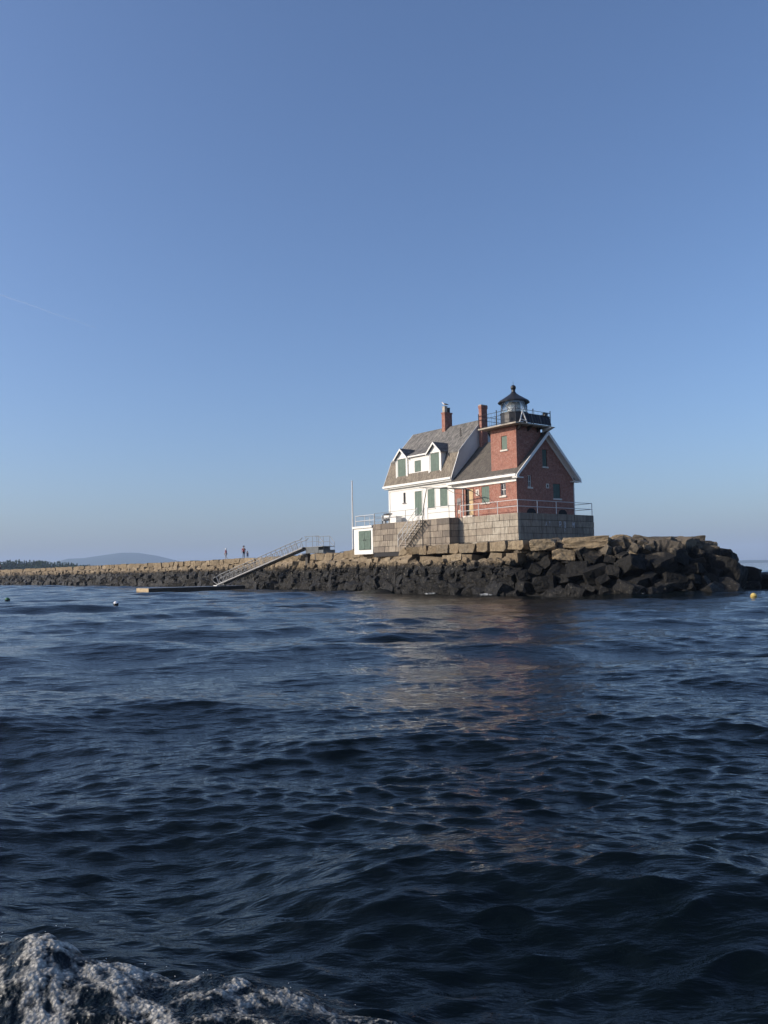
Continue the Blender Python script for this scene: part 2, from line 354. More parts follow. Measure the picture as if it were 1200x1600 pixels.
# the bow wave the boat throws up beside it, bottom left of the view
def wake_ridge(x, y):
    t = (x + 1.75)/1.5                       # 0 near the highest point .. 1 where it runs out
    yc = 4.12 - .17*np.clip(t, -3, 1.8) - .05*np.sin(t*5.5)
    hgt = .42*np.clip(1.0 - .70*np.clip(t, 0, 1.35), 0, 1)*np.clip(1 + .12*t, .3, 1)*(1 + .07*np.sin(t*9+1) + .04*np.sin(t*23))
    d = y - yc
    prof = np.where(d > 0, np.exp(-(d/.20)**2), np.exp(-(d/.75)**2))
    return hgt*prof, d, hgt
def make_water():
    rs = [1.2]
    while rs[-1] < 14000:
        r = rs[-1]; rs.append(r + max(.014, r*.0045 if r < 260 else r*.03))
    rs = np.array(rs)
    fine = np.arange(R(90-34), R(90+34), .0015); left = np.linspace(R(90+34), R(450-34-.0), 150)[1:-1]
    th = np.concatenate([fine, left])
    RR, TT = np.meshgrid(rs, th, indexing='ij'); x = RR*np.cos(TT); y = RR*np.sin(TT)
    sp = np.maximum(RR*.0047, .016)
    inner = np.abs(TT-R(90)) <= R(34)
    sp = np.where(inner, sp, np.maximum(sp, RR*.035)); sp = np.where(RR > 260, RR*.03, sp)
    dx, dy, dz = water_disp(x, y, sp)
    rg, d, hg = wake_ridge(x, y); dz = dz*(1-np.clip(rg*1.5, 0, .7)) + rg - .05*np.clip(rg*8, 0, 1)
    # the hollow and crest the hull leaves alongside, right of the bow wave
    yc = 5.75 - .10*(x-.7) + .12*np.sin(x*1.9); q = y - yc; xe = np.exp(-((x-1.0)/1.9)**4)
    dz = dz + xe*(.33*np.where(q > 0, np.exp(-(q/.75)**2), np.exp(-(q/.95)**2)) - .05*np.exp(-((q+1.9)/.8)**2))
    X, Y, Z = x+dx, y+dy, dz
    nr, nt = RR.shape; co = np.stack([X, Y, Z], -1).reshape(-1, 3)
    i = np.arange(nr-1)[:, None]*nt; j = np.arange(nt)[None, :]; j2 = (j+1) % nt
    f = np.stack([i+j, i+nt+j, i+nt+j2, i+j2], -1).reshape(-1, 4)
    # centre fan
    c0 = len(co); co = np.vstack([co, [[0, 0, 0]]]); tri = np.stack([np.full(nt, c0), np.arange(nt), (np.arange(nt)+1) % nt], -1)
    me = bpy.data.meshes.new('sea_water'); me.vertices.add(len(co)); me.vertices.foreach_set('co', co.astype(np.float32).ravel())
    nl = f.size + tri.size; me.loops.add(nl); me.loops.foreach_set('vertex_index', np.concatenate([f.ravel(), tri.ravel()]).astype(np.int32))
    npoly = len(f)+len(tri); me.polygons.add(npoly)
    st = np.concatenate([np.arange(len(f))*4, len(f)*4+np.arange(len(tri))*3]).astype(np.int32)
    me.polygons.foreach_set('loop_start', st); me.update(calc_edges=True); me.validate()
    me.polygons.foreach_set('use_smooth', np.ones(len(me.polygons), bool))
    o = bpy.data.objects.new('sea_water', me); sc.collection.objects.link(o); tag(o, kind='structure')
    t = NT('sea_water'); p = t.pos()
    t.set('Base Color', (.0015, .0035, .004, 1)); t.set('Roughness', .035); t.set('IOR', 1.30); t.set('Specular IOR Level', .5)
    n1 = t.noise(t.pos((.55, 1.7, 1)), 7.5, 4, .6, dist=.35); n2 = t.noise(t.pos((.55, 1.5, 1)), 1.3, 4, .6)
    n3 = t.noise(t.pos((.6, 1.7, 1)), 3.0, 4, .6, dist=.4)
    h = t.math('ADD', t.math('ADD', t.math('MULTIPLY', n1, .24), t.math('MULTIPLY', n3, .45)), t.math('MULTIPLY', n2, .95))
    t.set('Normal', t.bump(h, .6, .095))
    me.materials.append(t.m)
    return o
make_water()

# ------------------------------------------------------------------ bow wave foam patch
def make_wake():
    xs = np.arange(-3.6, .9, .006); ys = np.arange(2.5, 4.7, .006)
    X, Y = np.meshgrid(xs, ys, indexing='xy'); 
    def vnoise(x, y, sc_, seed, oct_=4, gain=.55):
        tot = np.zeros_like(x); amp = 1; s = 0
        for o in range(oct_):
            g = np.random.default_rng(seed+o).random((257, 257)); u = x*sc_ + 37.3*o; w = y*sc_ + 11.9*o
            iu = np.floor(u).astype(int); iw = np.floor(w).astype(int); fu = u-iu; fw = w-iw
            fu = fu*fu*(3-2*fu); fw = fw*fw*(3-2*fw); iu %= 256; iw %= 256
            v = (g[iu, iw]*(1-fu)+g[iu+1, iw]*fu)*(1-fw) + (g[iu, iw+1]*(1-fu)+g[iu+1, iw+1]*fu)*fw
            tot += v*amp; s += amp; amp *= gain; sc_ *= 2.05
        return tot/s
    rg, d, hg = wake_ridge(X, Y)
    wx = X + .12*vnoise(X, Y, 3, 5); wy = Y + .12*vnoise(X, Y, 3, 9)
    streak = vnoise(wx*1.5 + .4*wy, wy*.75, 3.1, 21, 6, .62); fine = vnoise(X, Y, 22, 33, 4, .7); cell = 1-np.abs(2*vnoise(wx, wy, 5.5, 44, 6, .66)-1)
    dx, dy, dz = water_disp(X, Y, np.full_like(X, .03))
    rough = np.clip(rg*5, 0, 1)
    Z = dz*(1-np.clip(rg*1.5, 0, .7)) + rg + rough*(.045*(streak-.5) + .018*(cell-.7) + .020*(fine-.5)) 
    fade = np.clip((rg/np.maximum(hg, .01) - .18)*5, 0, 1)*np.clip(hg*14, 0, 1)*(d < .22)
    Z = Z*1.0 - .16*(1-fade)
    crest = np.exp(-((d+.02)/.10)**2)
    foam = np.clip(.40*crest + 2.4*(cell-.82) + 2.3*(streak-.50) + .7*(fine-.5) + .35*(hg-.14), 0, 1)*fade
    keep = fade > 0
    ny, nx = X.shape; co = np.stack([X+dx, Y+dy, Z], -1).reshape(-1, 3)
    i = np.arange(ny-1)[:, None]*nx + np.arange(nx-1)[None, :]
    k = (keep[:-1, :-1] | keep[1:, 1:]).ravel(); i = i.ravel()[k]
    f = np.stack([i, i+1, i+nx+1, i+nx], -1)
    used = np.unique(f); remap = np.zeros(len(co), int); remap[used] = np.arange(len(used)); f = remap[f]; co = co[used]
    me = bpy.data.meshes.new('bow_wave_foam'); me.vertices.add(len(co)); me.vertices.foreach_set('co', co.astype(np.float32).ravel())
    me.loops.add(f.size); me.loops.foreach_set('vertex_index', f.ravel().astype(np.int32)); me.polygons.add(len(f))
    me.polygons.foreach_set('loop_start', (np.arange(len(f))*4).astype(np.int32)); me.update(calc_edges=True); me.validate()
    me.polygons.foreach_set('use_smooth', np.ones(len(me.polygons), bool))
    at = me.attributes.new('foam', 'FLOAT', 'POINT'); at.data.foreach_set('value', foam.ravel()[used].astype(np.float32))
    o = bpy.data.objects.new('bow_wave_foam', me); sc.collection.objects.link(o)
    tag(o, 'white foam churned up on the bow wave in the near water', 'foam', kind='stuff')
    t = NT('foam_water'); a = t.attr('foam').outputs['Fac']; p = t.pos()
    n = t.noise(p, 60, 4, .75); vb = t.voro(p, 55)
    m = t.math('ADD', a, t.math('MULTIPLY', t.math('SUBTRACT', n, .5), .55)); m = t.ramp(m, [(.15, 0), (.75, 1)])
    t.set('Base Color', t.mix(m, (.004, .008, .011), t.ramp(vb, [(.0, (.66, .63, .55)), (.6, (.28, .275, .25))])))
    t.set('Roughness', t.ramp(m, [(0, .05), (1, .38)])); t.set('IOR', 1.25)
    t.set('Normal', t.bump(t.math('ADD', t.noise(p, 34, 4, .7), t.math('MULTIPLY', vb, .6)), .8, .012)); me.materials.append(t.m)
    # droplets thrown off the crest
    m = MB(); rr = random.Random(3)
    for q in range(150):
        x = rr.uniform(-3.0, .1); tt = (x+1.75)/1.5; yc = 4.10-.20*tt-.05*math.sin(tt*5.5); hh = .42*max(0, 1-.8*max(0, tt))
        y = yc + rr.gauss(-.08, .12); z = hh + abs(rr.gauss(0, .018)) - .03; r = rr.uniform(.0012, .0032)
        m.add([(x+r, y, z), (x-r, y, z), (x, y+r, z), (x, y-r, z), (x, y, z+r), (x, y, z-r)], [(0,2,4),(2,1,4),(1,3,4),(3,0,4),(2,0,5),(1,2,5),(3,1,5),(0,3,5)])
    me = bpy.data.meshes.new('spray'); me.from_pydata(m.v, [], m.f); me.materials.append(M['feather'])
    o = bpy.data.objects.new('spray', me); sc.collection.objects.link(o); tag(o, 'droplets of spray along the crest of the bow wave', 'spray', kind='stuff')
make_wake()

# ================================================================== STRUCTURE: breakwater mound and top
def lerp_line(pts, x):
    if x <= pts[0][0]: return pts[0][1]
    for (x0, y0), (x1, y1) in zip(pts, pts[1:]):
        if x <= x1: return y0 + (y1-y0)*(x-x0)/(x1-x0)
    return pts[-1][1]
def front_b(a):   # b of the waterline in front of the wall
    return lerp_line([(-3, -4.0), (4, -4.1), (10, -3.6), (15, -2.8), (22, -2.0), (28, -1.2), (38, .6), (50, 2.2), (70, 3.6), (120, 3.6), (200, 3.2), (400, 3)], a)
NEAR = [(15, -2.8), (4, -4.1), (-3, -4.0), (-7.2, -2.6), (-11.6, -.9), (-14.2, 3.4), (-14.3, 8.2), (-12.9, 11.6), (-9, 15.2), (0, 17.5), (15, 18)]
def seg_dist(p, q, r):
    d = (r[0]-q[0], r[1]-q[1]); L = d[0]**2+d[1]**2; t = max(0, min(1, ((p[0]-q[0])*d[0]+(p[1]-q[1])*d[1])/L))
    return math.hypot(p[0]-q[0]-t*d[0], p[1]-q[1]-t*d[1])
def inside(p, poly):
    c = False
    for (x0, y0), (x1, y1) in zip(poly, poly[1:]+poly[:1]):
        if (y0 > p[1]) != (y1 > p[1]) and p[0] < (x1-x0)*(p[1]-y0)/(y1-y0)+x0: c = not c
    return c
def mound_h(a, b):
    dd = min(seg_dist((a, b), q, r) for q, r in zip(NEAR, NEAR[1:]))
    if not inside((a, b), NEAR): dd = -dd
    return max(-1.5, min(4.0, dd*1.15))
def make_core():
    m = MB()
    # the long wall: section profile swept along a
    st = [12.0] + [12+i*8 for i in range(1, 50)]; sec = []
    for a in st:
        fb = front_b(a); sec.append([(a, fb+.15, -1.5), (a, fb+.45, .2), (a, fb+1.45, 3.0), (a, fb+1.9, 3.3), (a, fb+2.0, 3.72), (a, fb+13.5, 3.72), (a, fb+15.5, .0), (a, fb+16, -1.5)])
    vs = [p for s_ in sec for p in s_]; n = 8
    fs = [(i*n+k, i*n+(k+1) % n, (i+1)*n+(k+1) % n, (i+1)*n+k) for i in range(len(sec)-1) for k in range(n)]
    fs += [list(range(n)), list(range(len(vs)-1, len(vs)-n-1, -1))]
    m.add(vs, fs)
    o = m.build('breakwater_core', M['rock'], base=(12, 0, 0)); tag(o, kind='structure')
    m = MB(); A = np.arange(-17, 15.01, .5); B = np.arange(-6, 22.01, .5)
    for a in A:
        for b in B: m.v.append((a, b, mound_h(a, b) - .6))
    nb = len(B)
    for i in range(len(A)-1):
        for j in range(nb-1): m.f.append([i*nb+j, i*nb+j+1, (i+1)*nb+j+1, (i+1)*nb+j]); m.mi.append(0); m.t.append(.5)
    o = m.build('rubble_ground', M['drock'], base=(0, 0, 0)); tag(o, kind='structure')
make_core()

# ------------------------------------------------------------------ blocks and boulders
def hull_mesh(seed, cut=.25, n_extra=6, rough=.03, sub=2, name='boulder'):
    r = random.Random(seed); bm = bmesh.new()
    for sx in (-1, 1):
        for sy in (-1, 1):
            for sz in (-1, 1):
                c = Vector((sx, sy, sz))*.5
                if r.random() < cut:
                    k = r.randrange(3); 
                    for q in range(3):
                        d = c.copy(); d[q] *= (1-r.uniform(.25, .8)); bm.verts.new(d)
                else: bm.verts.new(c + Vector((r.uniform(-.13, .05)*sx, r.uniform(-.13, .05)*sy, r.uniform(-.13, .05)*sz)))
    for _ in range(n_extra):
        v = Vector((r.gauss(0, 1), r.gauss(0, 1), r.gauss(0, 1))).normalized()*r.uniform(.5, .62); bm.verts.new(v)
    bmesh.ops.convex_hull(bm, input=bm.verts)
    for v in [v for v in bm.verts if not v.link_faces]: bm.verts.remove(v)
    bmesh.ops.triangulate(bm, faces=bm.faces)
    for _ in range(sub): bmesh.ops.subdivide_edges(bm, edges=bm.edges, cuts=1, use_grid_fill=True)
    from mathutils import noise
    off = Vector((seed*3.1, seed*1.7, 0))
    bm.normal_update()
    for v in bm.verts:
        v.co += v.normal*(noise.noise(v.co*3+off)*rough*2 + noise.noise(v.co*8+off)*rough)
    bmesh.ops.recalc_face_normals(bm, faces=bm.faces)
    me = bpy.data.meshes.new(name); bm.to_mesh(me); bm.free(); return me
DARK = [hull_mesh(100+i, .6, 4, .045, 3) for i in range(16)]
CAPS = [hull_mesh(200+i, .10, 0, .018, 2, 'capstone') for i in range(14)]
ANG = [hull_mesh(300+i, .40, 0, .03, 3, 'quarry_block') for i in range(16)]
for me in DARK+CAPS: me.materials.append(M['rock'])
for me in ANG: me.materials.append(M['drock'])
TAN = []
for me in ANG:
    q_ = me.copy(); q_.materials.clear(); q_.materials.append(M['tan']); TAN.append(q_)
def put(me, name, a, b, z, size, rot=(0, 0, 0), label=None, cat=None, group=None, kind=None):
    o = bpy.data.objects.new(name, me); sc.collection.objects.link(o)
    o.location = wld(a, b, z); o.scale = (size[1], size[0], size[2])   # size given along (a, b, z)
    o.rotation_euler = (Matrix.Rotation(TH, 3, 'Z') @ Euler(rot).to_matrix()).to_euler()
    return tag(o, label, cat, group, kind)
def joined(items, name, label, cat):     # many instances of prototype meshes merged into one object
    vs = []; fs = []; mats = []
    for me, a, b, z, size, rot in items:
        mt = Matrix.Translation(wld(a, b, z)) @ (Matrix.Rotation(TH, 3, 'Z') @ Euler(rot).to_matrix()).to_4x4() @ Matrix.Diagonal((size[1], size[0], size[2], 1))
        k = len(vs); vs += [mt @ v.co for v in me.vertices]; fs += [[i+k for i in p.vertices] for p in me.polygons]
    me = bpy.data.meshes.new(name); me.from_pydata([tuple(v) for v in vs], [], fs); me.materials.append(M['rock'])
    o = bpy.data.objects.new(name, me); sc.collection.objects.link(o); return tag(o, label, cat, kind='stuff')
LOWCAPS = [hull_mesh(400+i, .3, 0, .02, 1, 'capstone') for i in range(6)]; LOWDARK = [hull_mesh(500+i, .5, 5, .05, 1) for i in range(8)]
for me in LOWCAPS+LOWDARK: me.materials.append(M['rock'])
rocks_far = []; n_dark = 0
def rowpos(a, d): return front_b(a)+d
# dark weed rows
for row, (z, d, s) in enumerate([(.25, .15, 1.15), (.85, .45, 1.05), (1.45, .75, 1.0), (2.0, .95, .9), (2.4, 1.2, .7)]):
    a = -2.5 + rnd.uniform(0, .8)
    while a < 330:
        w = s*rnd.uniform(.75, 1.45)*(1 if a < 60 else 1.25)
        me = rnd.choice(DARK if a < 46 else LOWDARK)
        size = (w*1.06, rnd.uniform(1.0, 1.6), s*rnd.uniform(.75, 1.2)); ac = a+w/2
        rot = (rnd.uniform(-.45, .45), rnd.uniform(-.5, .5), rnd.uniform(-.7, .7))
        bb = rowpos(ac, d) + .5 + rnd.uniform(-.38, .25); zz = z + rnd.uniform(-.15, .15)
        if a < 46 and n_dark < 290:
            put(me, 'boulder', ac, bb, zz, size, rot, 'dark weed-covered boulder below the tide line at the foot of the breakwater', 'boulder', 'weed-covered boulders at the foot of the breakwater'); n_dark += 1
        else: rocks_far.append((me, ac, bb, zz, size, rot))
        a += w*1.0
joined(rocks_far, 'riprap', 'dark weed-covered rubble along the foot of the distant breakwater', 'rubble')
# tan second course (irregular, with gaps)
second_far = []; a = -2.2
while a < 250:
    w = rnd.uniform(.8, 1.9); 
    if rnd.random() > .12:
        ac = a+w/2; hh = rnd.uniform(.62, .95); me = rnd.choice(CAPS+[LOWDARK[0]])
        me = rnd.choice(CAPS if rnd.random() < .7 else ANG) if a < 60 else rnd.choice(LOWCAPS)
        pz = (2.88 if a < 22 else 2.86) + rnd.uniform(-.12, .1)
        args = (ac, rowpos(ac, 1.35)+.7+rnd.uniform(-.18, .12), pz, (w*.96, 1.5, hh), (rnd.uniform(-.08, .08), rnd.uniform(-.12, .12), rnd.uniform(-.1, .1)))
        if me in ANG: me = rnd.choice(CAPS)
        if a < 110: put(me, 'wall_block', *args, 'tan granite block in the lower course under the capstones of the breakwater', 'stone block', 'lower course blocks of the breakwater')
        else: second_far.append((me, args[0], args[1], args[2], args[3], args[4]))
    a += w + (rnd.uniform(0, .12) if rnd.random() < .8 else rnd.uniform(.3, .6))
if second_far: joined(second_far, 'wall_rubble', 'tan blocks in the lower course of the distant breakwater', 'rubble')
# capstones: nearly continuous
a = -2.6; 
while a < 330:
    w = rnd.uniform(1.0, 2.3) if a < 24 else (rnd.uniform(.9, 2.4) if a < 120 else rnd.uniform(2.5, 5))
    ac = a+w/2; hh = rnd.uniform(.74, .86) if a < 24 else rnd.uniform(.7, .85); top = 4.2 if a < 24 else 4.08-.02*min(1, (a-24)/40)
    top += rnd.uniform(-.04, .05)
    put(rnd.choice(CAPS) if a < 100 else rnd.choice(LOWCAPS), 'capstone', ac, rowpos(ac, 1.75)+.95+rnd.uniform(-.08, .08), top-hh/2, (w*1.0, 1.9, hh), (rnd.uniform(-.02, .02), rnd.uniform(-.015, .015), rnd.uniform(-.02, .02)),
        'tan granite capstone along the upper edge of the breakwater', 'capstone', 'capstones along the edge of the breakwater')
    a += w + rnd.uniform(.01, .07) + (rnd.uniform(.05, .16) if rnd.random() < .2 else 0)
# paved top
m = MB()
r2 = random.Random(5)
st = np.arange(10, 330, 2.2)
for a in st:
    fb = front_b(a+1)
    b = fb+3.3
    while b < fb+14:
        w = r2.uniform(1.5, 3.0); m.ct = r2.random(); zt = (3.98)+r2.uniform(-.04, .03)
        m.box(a+.02, a+2.16, b, min(b+w, fb+14.2)-.04, 3.6, zt); b += w
o = m.build('breakwater_path', M['deck'], base=(10, 0, 0)); tag(o, kind='structure')

# end pile: tumbled quarry blocks on the mound, custom named ones first
custom = [ # a, b, z, size(a,b,z), rot, label
 (-6.5, .35, 3.85, (3.3, 1.7, .85), (.0, .03, .55), 'long pale squared slab below the right corner of the granite pier'),
 (-3.9, -1.45, 3.78, (1.9, 1.7, .82), (.0, .02, .58), 'square tan slab cut by a slanting shadow left of the long pale slab'),
 (-5.2, -.7, 2.95, (1.7, 1.5, .8), (.1, .1, .7), 'rounded tan block tucked below the gap between the two slabs'),
 (-4.6, 5.2, 4.05, (1.6, 3.0, .75), (.08, -.08, .5), 'flat slab tilted to the sun at the top of the pile beside the pier'),
 (-6.5, 4.6, 3.75, (1.5, 1.5, 1.2), (.1, .2, .7), 'upright block with a bright left face below the top slabs'),
 (-7.2, 3.9, 3.35, (2.4, 1.5, .9), (.5, .3, .6), 'leaning trapezoid slab with a broad sunlit face in the end pile'),
 (-4.3, 1.1, 3.3, (1.2, 2.0, .9), (.1, .5, .2), 'tan four-sided block with a pointed foot under the end slabs'),
 (-2.4, 1.0, 2.7, (1.2, 1.3, 1.1), (.3, .2, .8), 'small tan block standing on edge below the long pale slab'),
 (-7.0, 1.4, 2.5, (1.9, 1.9, 1.6), (.5, .6, .3), 'tan diamond-shaped boulder halfway down the end pile'),
 (-8.6, 2.6, 2.2, (1.6, 2.8, 1.9), (.6, .5, .4), 'big boulder with a pale streaked left face above the barnacled stones'),
 (-8.2, 7.2, 3.9, (2.6, 4.6, .8), (.03, -.04, .35), 'long brown slab lying flat along the skyline of the end pile'),
 (-9.4, 9.6, 3.55, (1.6, 2.0, .7), (.0, .1, .5), 'short slab on the skyline next to the long brown one'),
 (-9.0, 12.4, 3.6, (1.3, 1.5, .7), (.1, .0, .9), 'squared block standing alone at the right end of the skyline'),
 (-10.6, 8.6, 2.1, (3.0, 3.6, 2.0), (.2, .3, .5), 'huge rounded dark boulder under the right end of the skyline'),
 (-12.4, 8.6, 1.0, (3.0, 4.2, 2.6), (.3, .2, .4), 'huge black boulder low at the right end of the pile'),
 (-11.0, 11.2, 2.4, (2.2, 2.4, 1.4), (.1, .2, .3), 'dark squared boulder stepping down at the right shoulder of the pile'),
 (-12.0, 12.6, .8, (2.2, 2.4, 1.9), (.2, .1, .6), 'last tall black boulder before the low ledge'),
 (-10.6, 4.4, 2.3, (2.2, 3.0, 2.4), (.4, .3, .7), 'broad dark boulder in shade in the middle of the end pile'),
 (-4.9, -1.0, 1.5, (1.5, 2.6, 1.7), (.5, -.4, .3), 'long black boulder leaning down to the left below the pier corner'),
]
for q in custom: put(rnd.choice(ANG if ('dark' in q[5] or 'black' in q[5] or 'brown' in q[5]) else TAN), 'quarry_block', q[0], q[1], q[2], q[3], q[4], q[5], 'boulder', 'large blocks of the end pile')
r3 = random.Random(21); placed = []; cnt = 0
for it in range(4000):
    a = r3.uniform(-15.2, -1.2); b = r3.uniform(-4.5, 19); h = mound_h(a, b)
    if h < -.35 or (h > 3.9 and (a > -2.5 or (-1 < b < 9.7 and a > 0))): continue
    s = r3.uniform(.55, 1.5)*(1.1 if h < 2.5 else .9)
    if any((a-x)**2+(b-y)**2 < (.41*(s+t))**2 for x, y, t in placed): continue
    placed.append((a, b, s)); cnt += 1
    k = .55 if h < 3.9 else .35
    put(r3.choice(ANG) if h > .9 else r3.choice(DARK), 'end_boulder', a, b, h-.05-.1*s + (0 if h < 3.9 else -.2), (s*1.15, s*r3.uniform(1, 1.5), s*r3.uniform(.7, 1.0)), (r3.uniform(-k, k), r3.uniform(-k, k), r3.uniform(0, 3)),
        'dark angular boulder tumbled on the seaward end of the breakwater', 'boulder', 'boulders of the end pile')
# white wash where the chop breaks on the rocks
FO = [hull_mesh(600+i, .5, 9, .12, 2, 'wash_foam') for i in range(4)]
for me in FO: me.materials.append(simple('churned_wash', (.42, .44, .45), .5, var=.7, scale=30, bump=.8))
r5 = random.Random(12)
for wa, wb, ww in ((6.3, -4.2, 1.0), (-.6, -4.5, 1.5), (-12.2, -.7, .9)):
    for k in range(7):
        put(r5.choice(FO), 'wash_foam', wa+r5.uniform(-.5, .5)*ww, wb+r5.uniform(-.15, .1), .03+r5.uniform(0, .08), (ww*r5.uniform(.15, .5), .2, r5.uniform(.04, .14)), (r5.uniform(-.2, .2), r5.uniform(-.2, .2), r5.uniform(0, 3)), 'patch of white wash breaking against the dark rocks at the waterline', 'foam', 'wash along the rocks', 'stuff')
# low ledge running out of the view on the right
r4 = random.Random(8)
for i in range(46):
    t = i/45; a = -12.6 + 2.2*t + r4.uniform(-1.2, 1.2); b = 14.5 + 17*t + r4.uniform(-.6, .6)
    put(r4.choice(DARK), 'ledge_boulder', a, b, .25+r4.uniform(-.1, .2)-.15*t, (r4.uniform(1.4, 2.4), r4.uniform(1.6, 2.8), r4.uniform(1.0, 1.7)), (r4.uniform(-.3, .3), r4.uniform(-.3, .3), r4.uniform(0, 3)),
        'black boulder of the low ledge running out to the right of the end pile', 'boulder', 'boulders of the low ledge')

# ================================================================== pier
PT = 6.58
def block_face(m, axis, fixed, lo, hi, z0, z1, seed, outward, tone=(0, 1), courses=5, holes=()):
    r = random.Random(seed); ch = (z1-z0)/courses
    for c in range(courses):
        x = lo - (r.uniform(0, .6) if True else 0); za = z0+c*ch; zb = za+ch
        first = True
        while x < hi-.05:
            w = r.uniform(.7, 2.1) if c < courses-1 else r.uniform(1.4, 2.4)
            xa, xb = max(x, lo), min(x+w, hi)
            if hi-xb < .35: xb = hi; w = xb-x+.01
            if xb-xa > .06:
                j = r.uniform(-.022, .022); m.ct = tone[0] + (tone[1]-tone[0])*r.random(); g = .013
                f0 = fixed + outward*j; f1 = fixed - outward*.3
                lo_, hi_ = min(f0, f1), max(f0, f1)
                ga = 0 if xa == lo else g; gb = 0 if xb == hi else g
                if axis == 'a': m.box(xa+ga, xb-gb, lo_, hi_, za+g, zb-(g if c < courses-1 else 0))
                else: m.box(lo_, hi_, xa+ga, xb-gb, za+g, zb-(g if c < courses-1 else 0))
            x += w
PA = 18.2; NB = -1.15; NA = 7.05; PB = 9.72
pier = thing('granite_pier', 'grey granite block pier that carries the keeper house and the brick building', 'pier', (9, 4, 3.8))
m = MB(); m.box(.05, NA+.02, .05, PB-.05, 3.4, PT-.03); m.box(NA+.05, PA-.02, NB+.05, PB-.05, 3.4, PT-.031); m.build('core', M['dark'], pier)
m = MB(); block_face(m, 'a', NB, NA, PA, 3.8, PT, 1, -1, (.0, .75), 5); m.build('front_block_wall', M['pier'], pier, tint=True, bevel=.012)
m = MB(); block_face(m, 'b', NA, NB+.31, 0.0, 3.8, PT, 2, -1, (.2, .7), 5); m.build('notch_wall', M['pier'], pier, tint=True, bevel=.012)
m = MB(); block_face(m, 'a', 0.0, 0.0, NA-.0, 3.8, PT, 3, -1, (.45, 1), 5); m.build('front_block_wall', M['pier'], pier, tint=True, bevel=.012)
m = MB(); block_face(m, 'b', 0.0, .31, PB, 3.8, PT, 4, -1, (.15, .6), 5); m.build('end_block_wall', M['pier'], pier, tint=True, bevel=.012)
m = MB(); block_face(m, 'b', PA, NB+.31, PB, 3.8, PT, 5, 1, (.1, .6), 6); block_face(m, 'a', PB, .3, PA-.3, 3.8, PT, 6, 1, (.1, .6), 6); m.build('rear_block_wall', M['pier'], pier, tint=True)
m = MB(); m.box(.32, NA+.29, .32, PB-.32, PT-.028, PT+.012); m.box(NA+.31, PA-.32, NB+.32, PB-.32, PT-.028, PT+.016); m.build('deck', M['conc'], pier)
# faded painted letters on the end wall
def letters(txt, b0, z0, h, sp, parent, th=.035, a=-.02):
    G = {'R': [[(0,0),(0,1),(.6,1),(.6,.55),(0,.5)], [(.25,.5),(.65,0)]], 'O': [[(.1,0),(.1,1),(.6,1),(.6,0),(.1,0)]], 'A': [[(0,0),(.33,1),(.66,0)], [(.15,.4),(.5,.4)]],
         'M': [[(0,0),(0,1),(.3,.4),(.6,1),(.6,0)]], 'T': [[(0,1),(.6,1)], [(.3,1),(.3,0)]], 'N': [[(0,0),(0,1),(.5,0),(.5,1)]], 'S': [[(.55,1),(.1,.9),(.1,.55),(.55,.45),(.5,.05),(0,0)]]}
    b = b0
    for c in txt:
        m = MB()
        if c in G:
            for st in G[c]:
                for p, q in zip(st, st[1:]):
                    m.tube([(a, b+p[0]*h*.8, z0+p[1]*h), (a, b+q[0]*h*.8, z0+q[1]*h)], th, 4)
            m.build('painted_letter', M['chalk'], parent)
        b += sp
letters('RO M', 5.05, 5.46, .46, .58, pier)
letters('AT', 3.3, 5.55, .34, .45, pier, .02)
letters('S', 5.65, 5.12, .22, .3, pier, .018)

# storage shed set against the left end of the pier
shed = thing('storage_shed', 'low white shed with green double doors at the left end of the pier', 'shed', (19.8, 1, 4.0))
m = MB(); m.box(PA+.02, 21.35, NB-.02, 4.5, 3.7, 6.3); w_ = m.build('wall', M['white'], shed)
m = MB(); m.box(PA+.02, 21.5, NB-.14, 4.6, 6.3, 6.5); m.build('roof', M['white'], shed)
for a0, a1 in ((18.5, 19.47), (19.5, 20.47)):
    m = MB()
    for k in range(4):
        w = (a1-a0)/4; m.box(a0+k*w+.008, a0+(k+1)*w-.008, NB-.09, NB-.03, 4.15, 6.03)
    d = m.build('door', M['green'], shed)
    m = MB(); m.box(a0+.03, a1-.03, NB-.115, NB-.091, 5.15, 5.27); m.box(a0+.03, a1-.03, NB-.115, NB-.091, 4.2, 4.32); m.build('batten', M['green'], d)
    m = MB(); hx = a1-.12 if a0 < 19 else a0+.12; m.ball((hx, NB-.14, 5.1), .05, 8); m.build('handle', M['galv'], d)

# ================================================================== keeper house (white)
HB = .9; HB2 = 8.12; A0, A1 = 8.58, 18.1
kh = thing('keeper_house', 'white two-storey keeper house with shingled gambrel roof and green shutters', 'house', (13.3, 4.5, PT))
m = MB(); m.prism_a([(HB, PT), (HB2, PT), (HB2, 10.3), (7.36, 12.72), (4.51, 15.72), (1.66, 12.72), (HB, 10.9), (HB, 10.3)], A0, A1)
wall = m.build('wall', M['clap'], kh)
holes = [(15.52, 15.86, .5, 1.06, 8.6, 9.6), (13.05, 14.1, .5, .98, 7.2, 9.56), (11.2, 12.2, .5, .98, 7.8, 9.6), (9.42, 10.45, .5, .98, 7.85, 9.6)]
carve(wall, holes)
def roof_shell(name, line, th, a0, a1, mat, parent): m = MB(); m.shell_a(line, th, a0, a1); return m.build(name, mat, parent)
line_l = [(.48, 10.42), (1.55, 12.94)]; line_u = [(1.45, 12.86), (4.51, 16.02), (7.57, 12.86)]; line_r = [(7.47, 12.94), (8.54, 10.42)]
rl = roof_shell('lower_roof', line_l, .10, A0-.12, A1+.35, M['roof_l'], kh)
ru = roof_shell('upper_roof', line_u, .12, A0-.16, A1+.38, M['roof_u'], kh)
roof_shell('rear_roof', line_r, .10, A0-.12, A1+.35, M['roof_l'], kh)
m = MB()
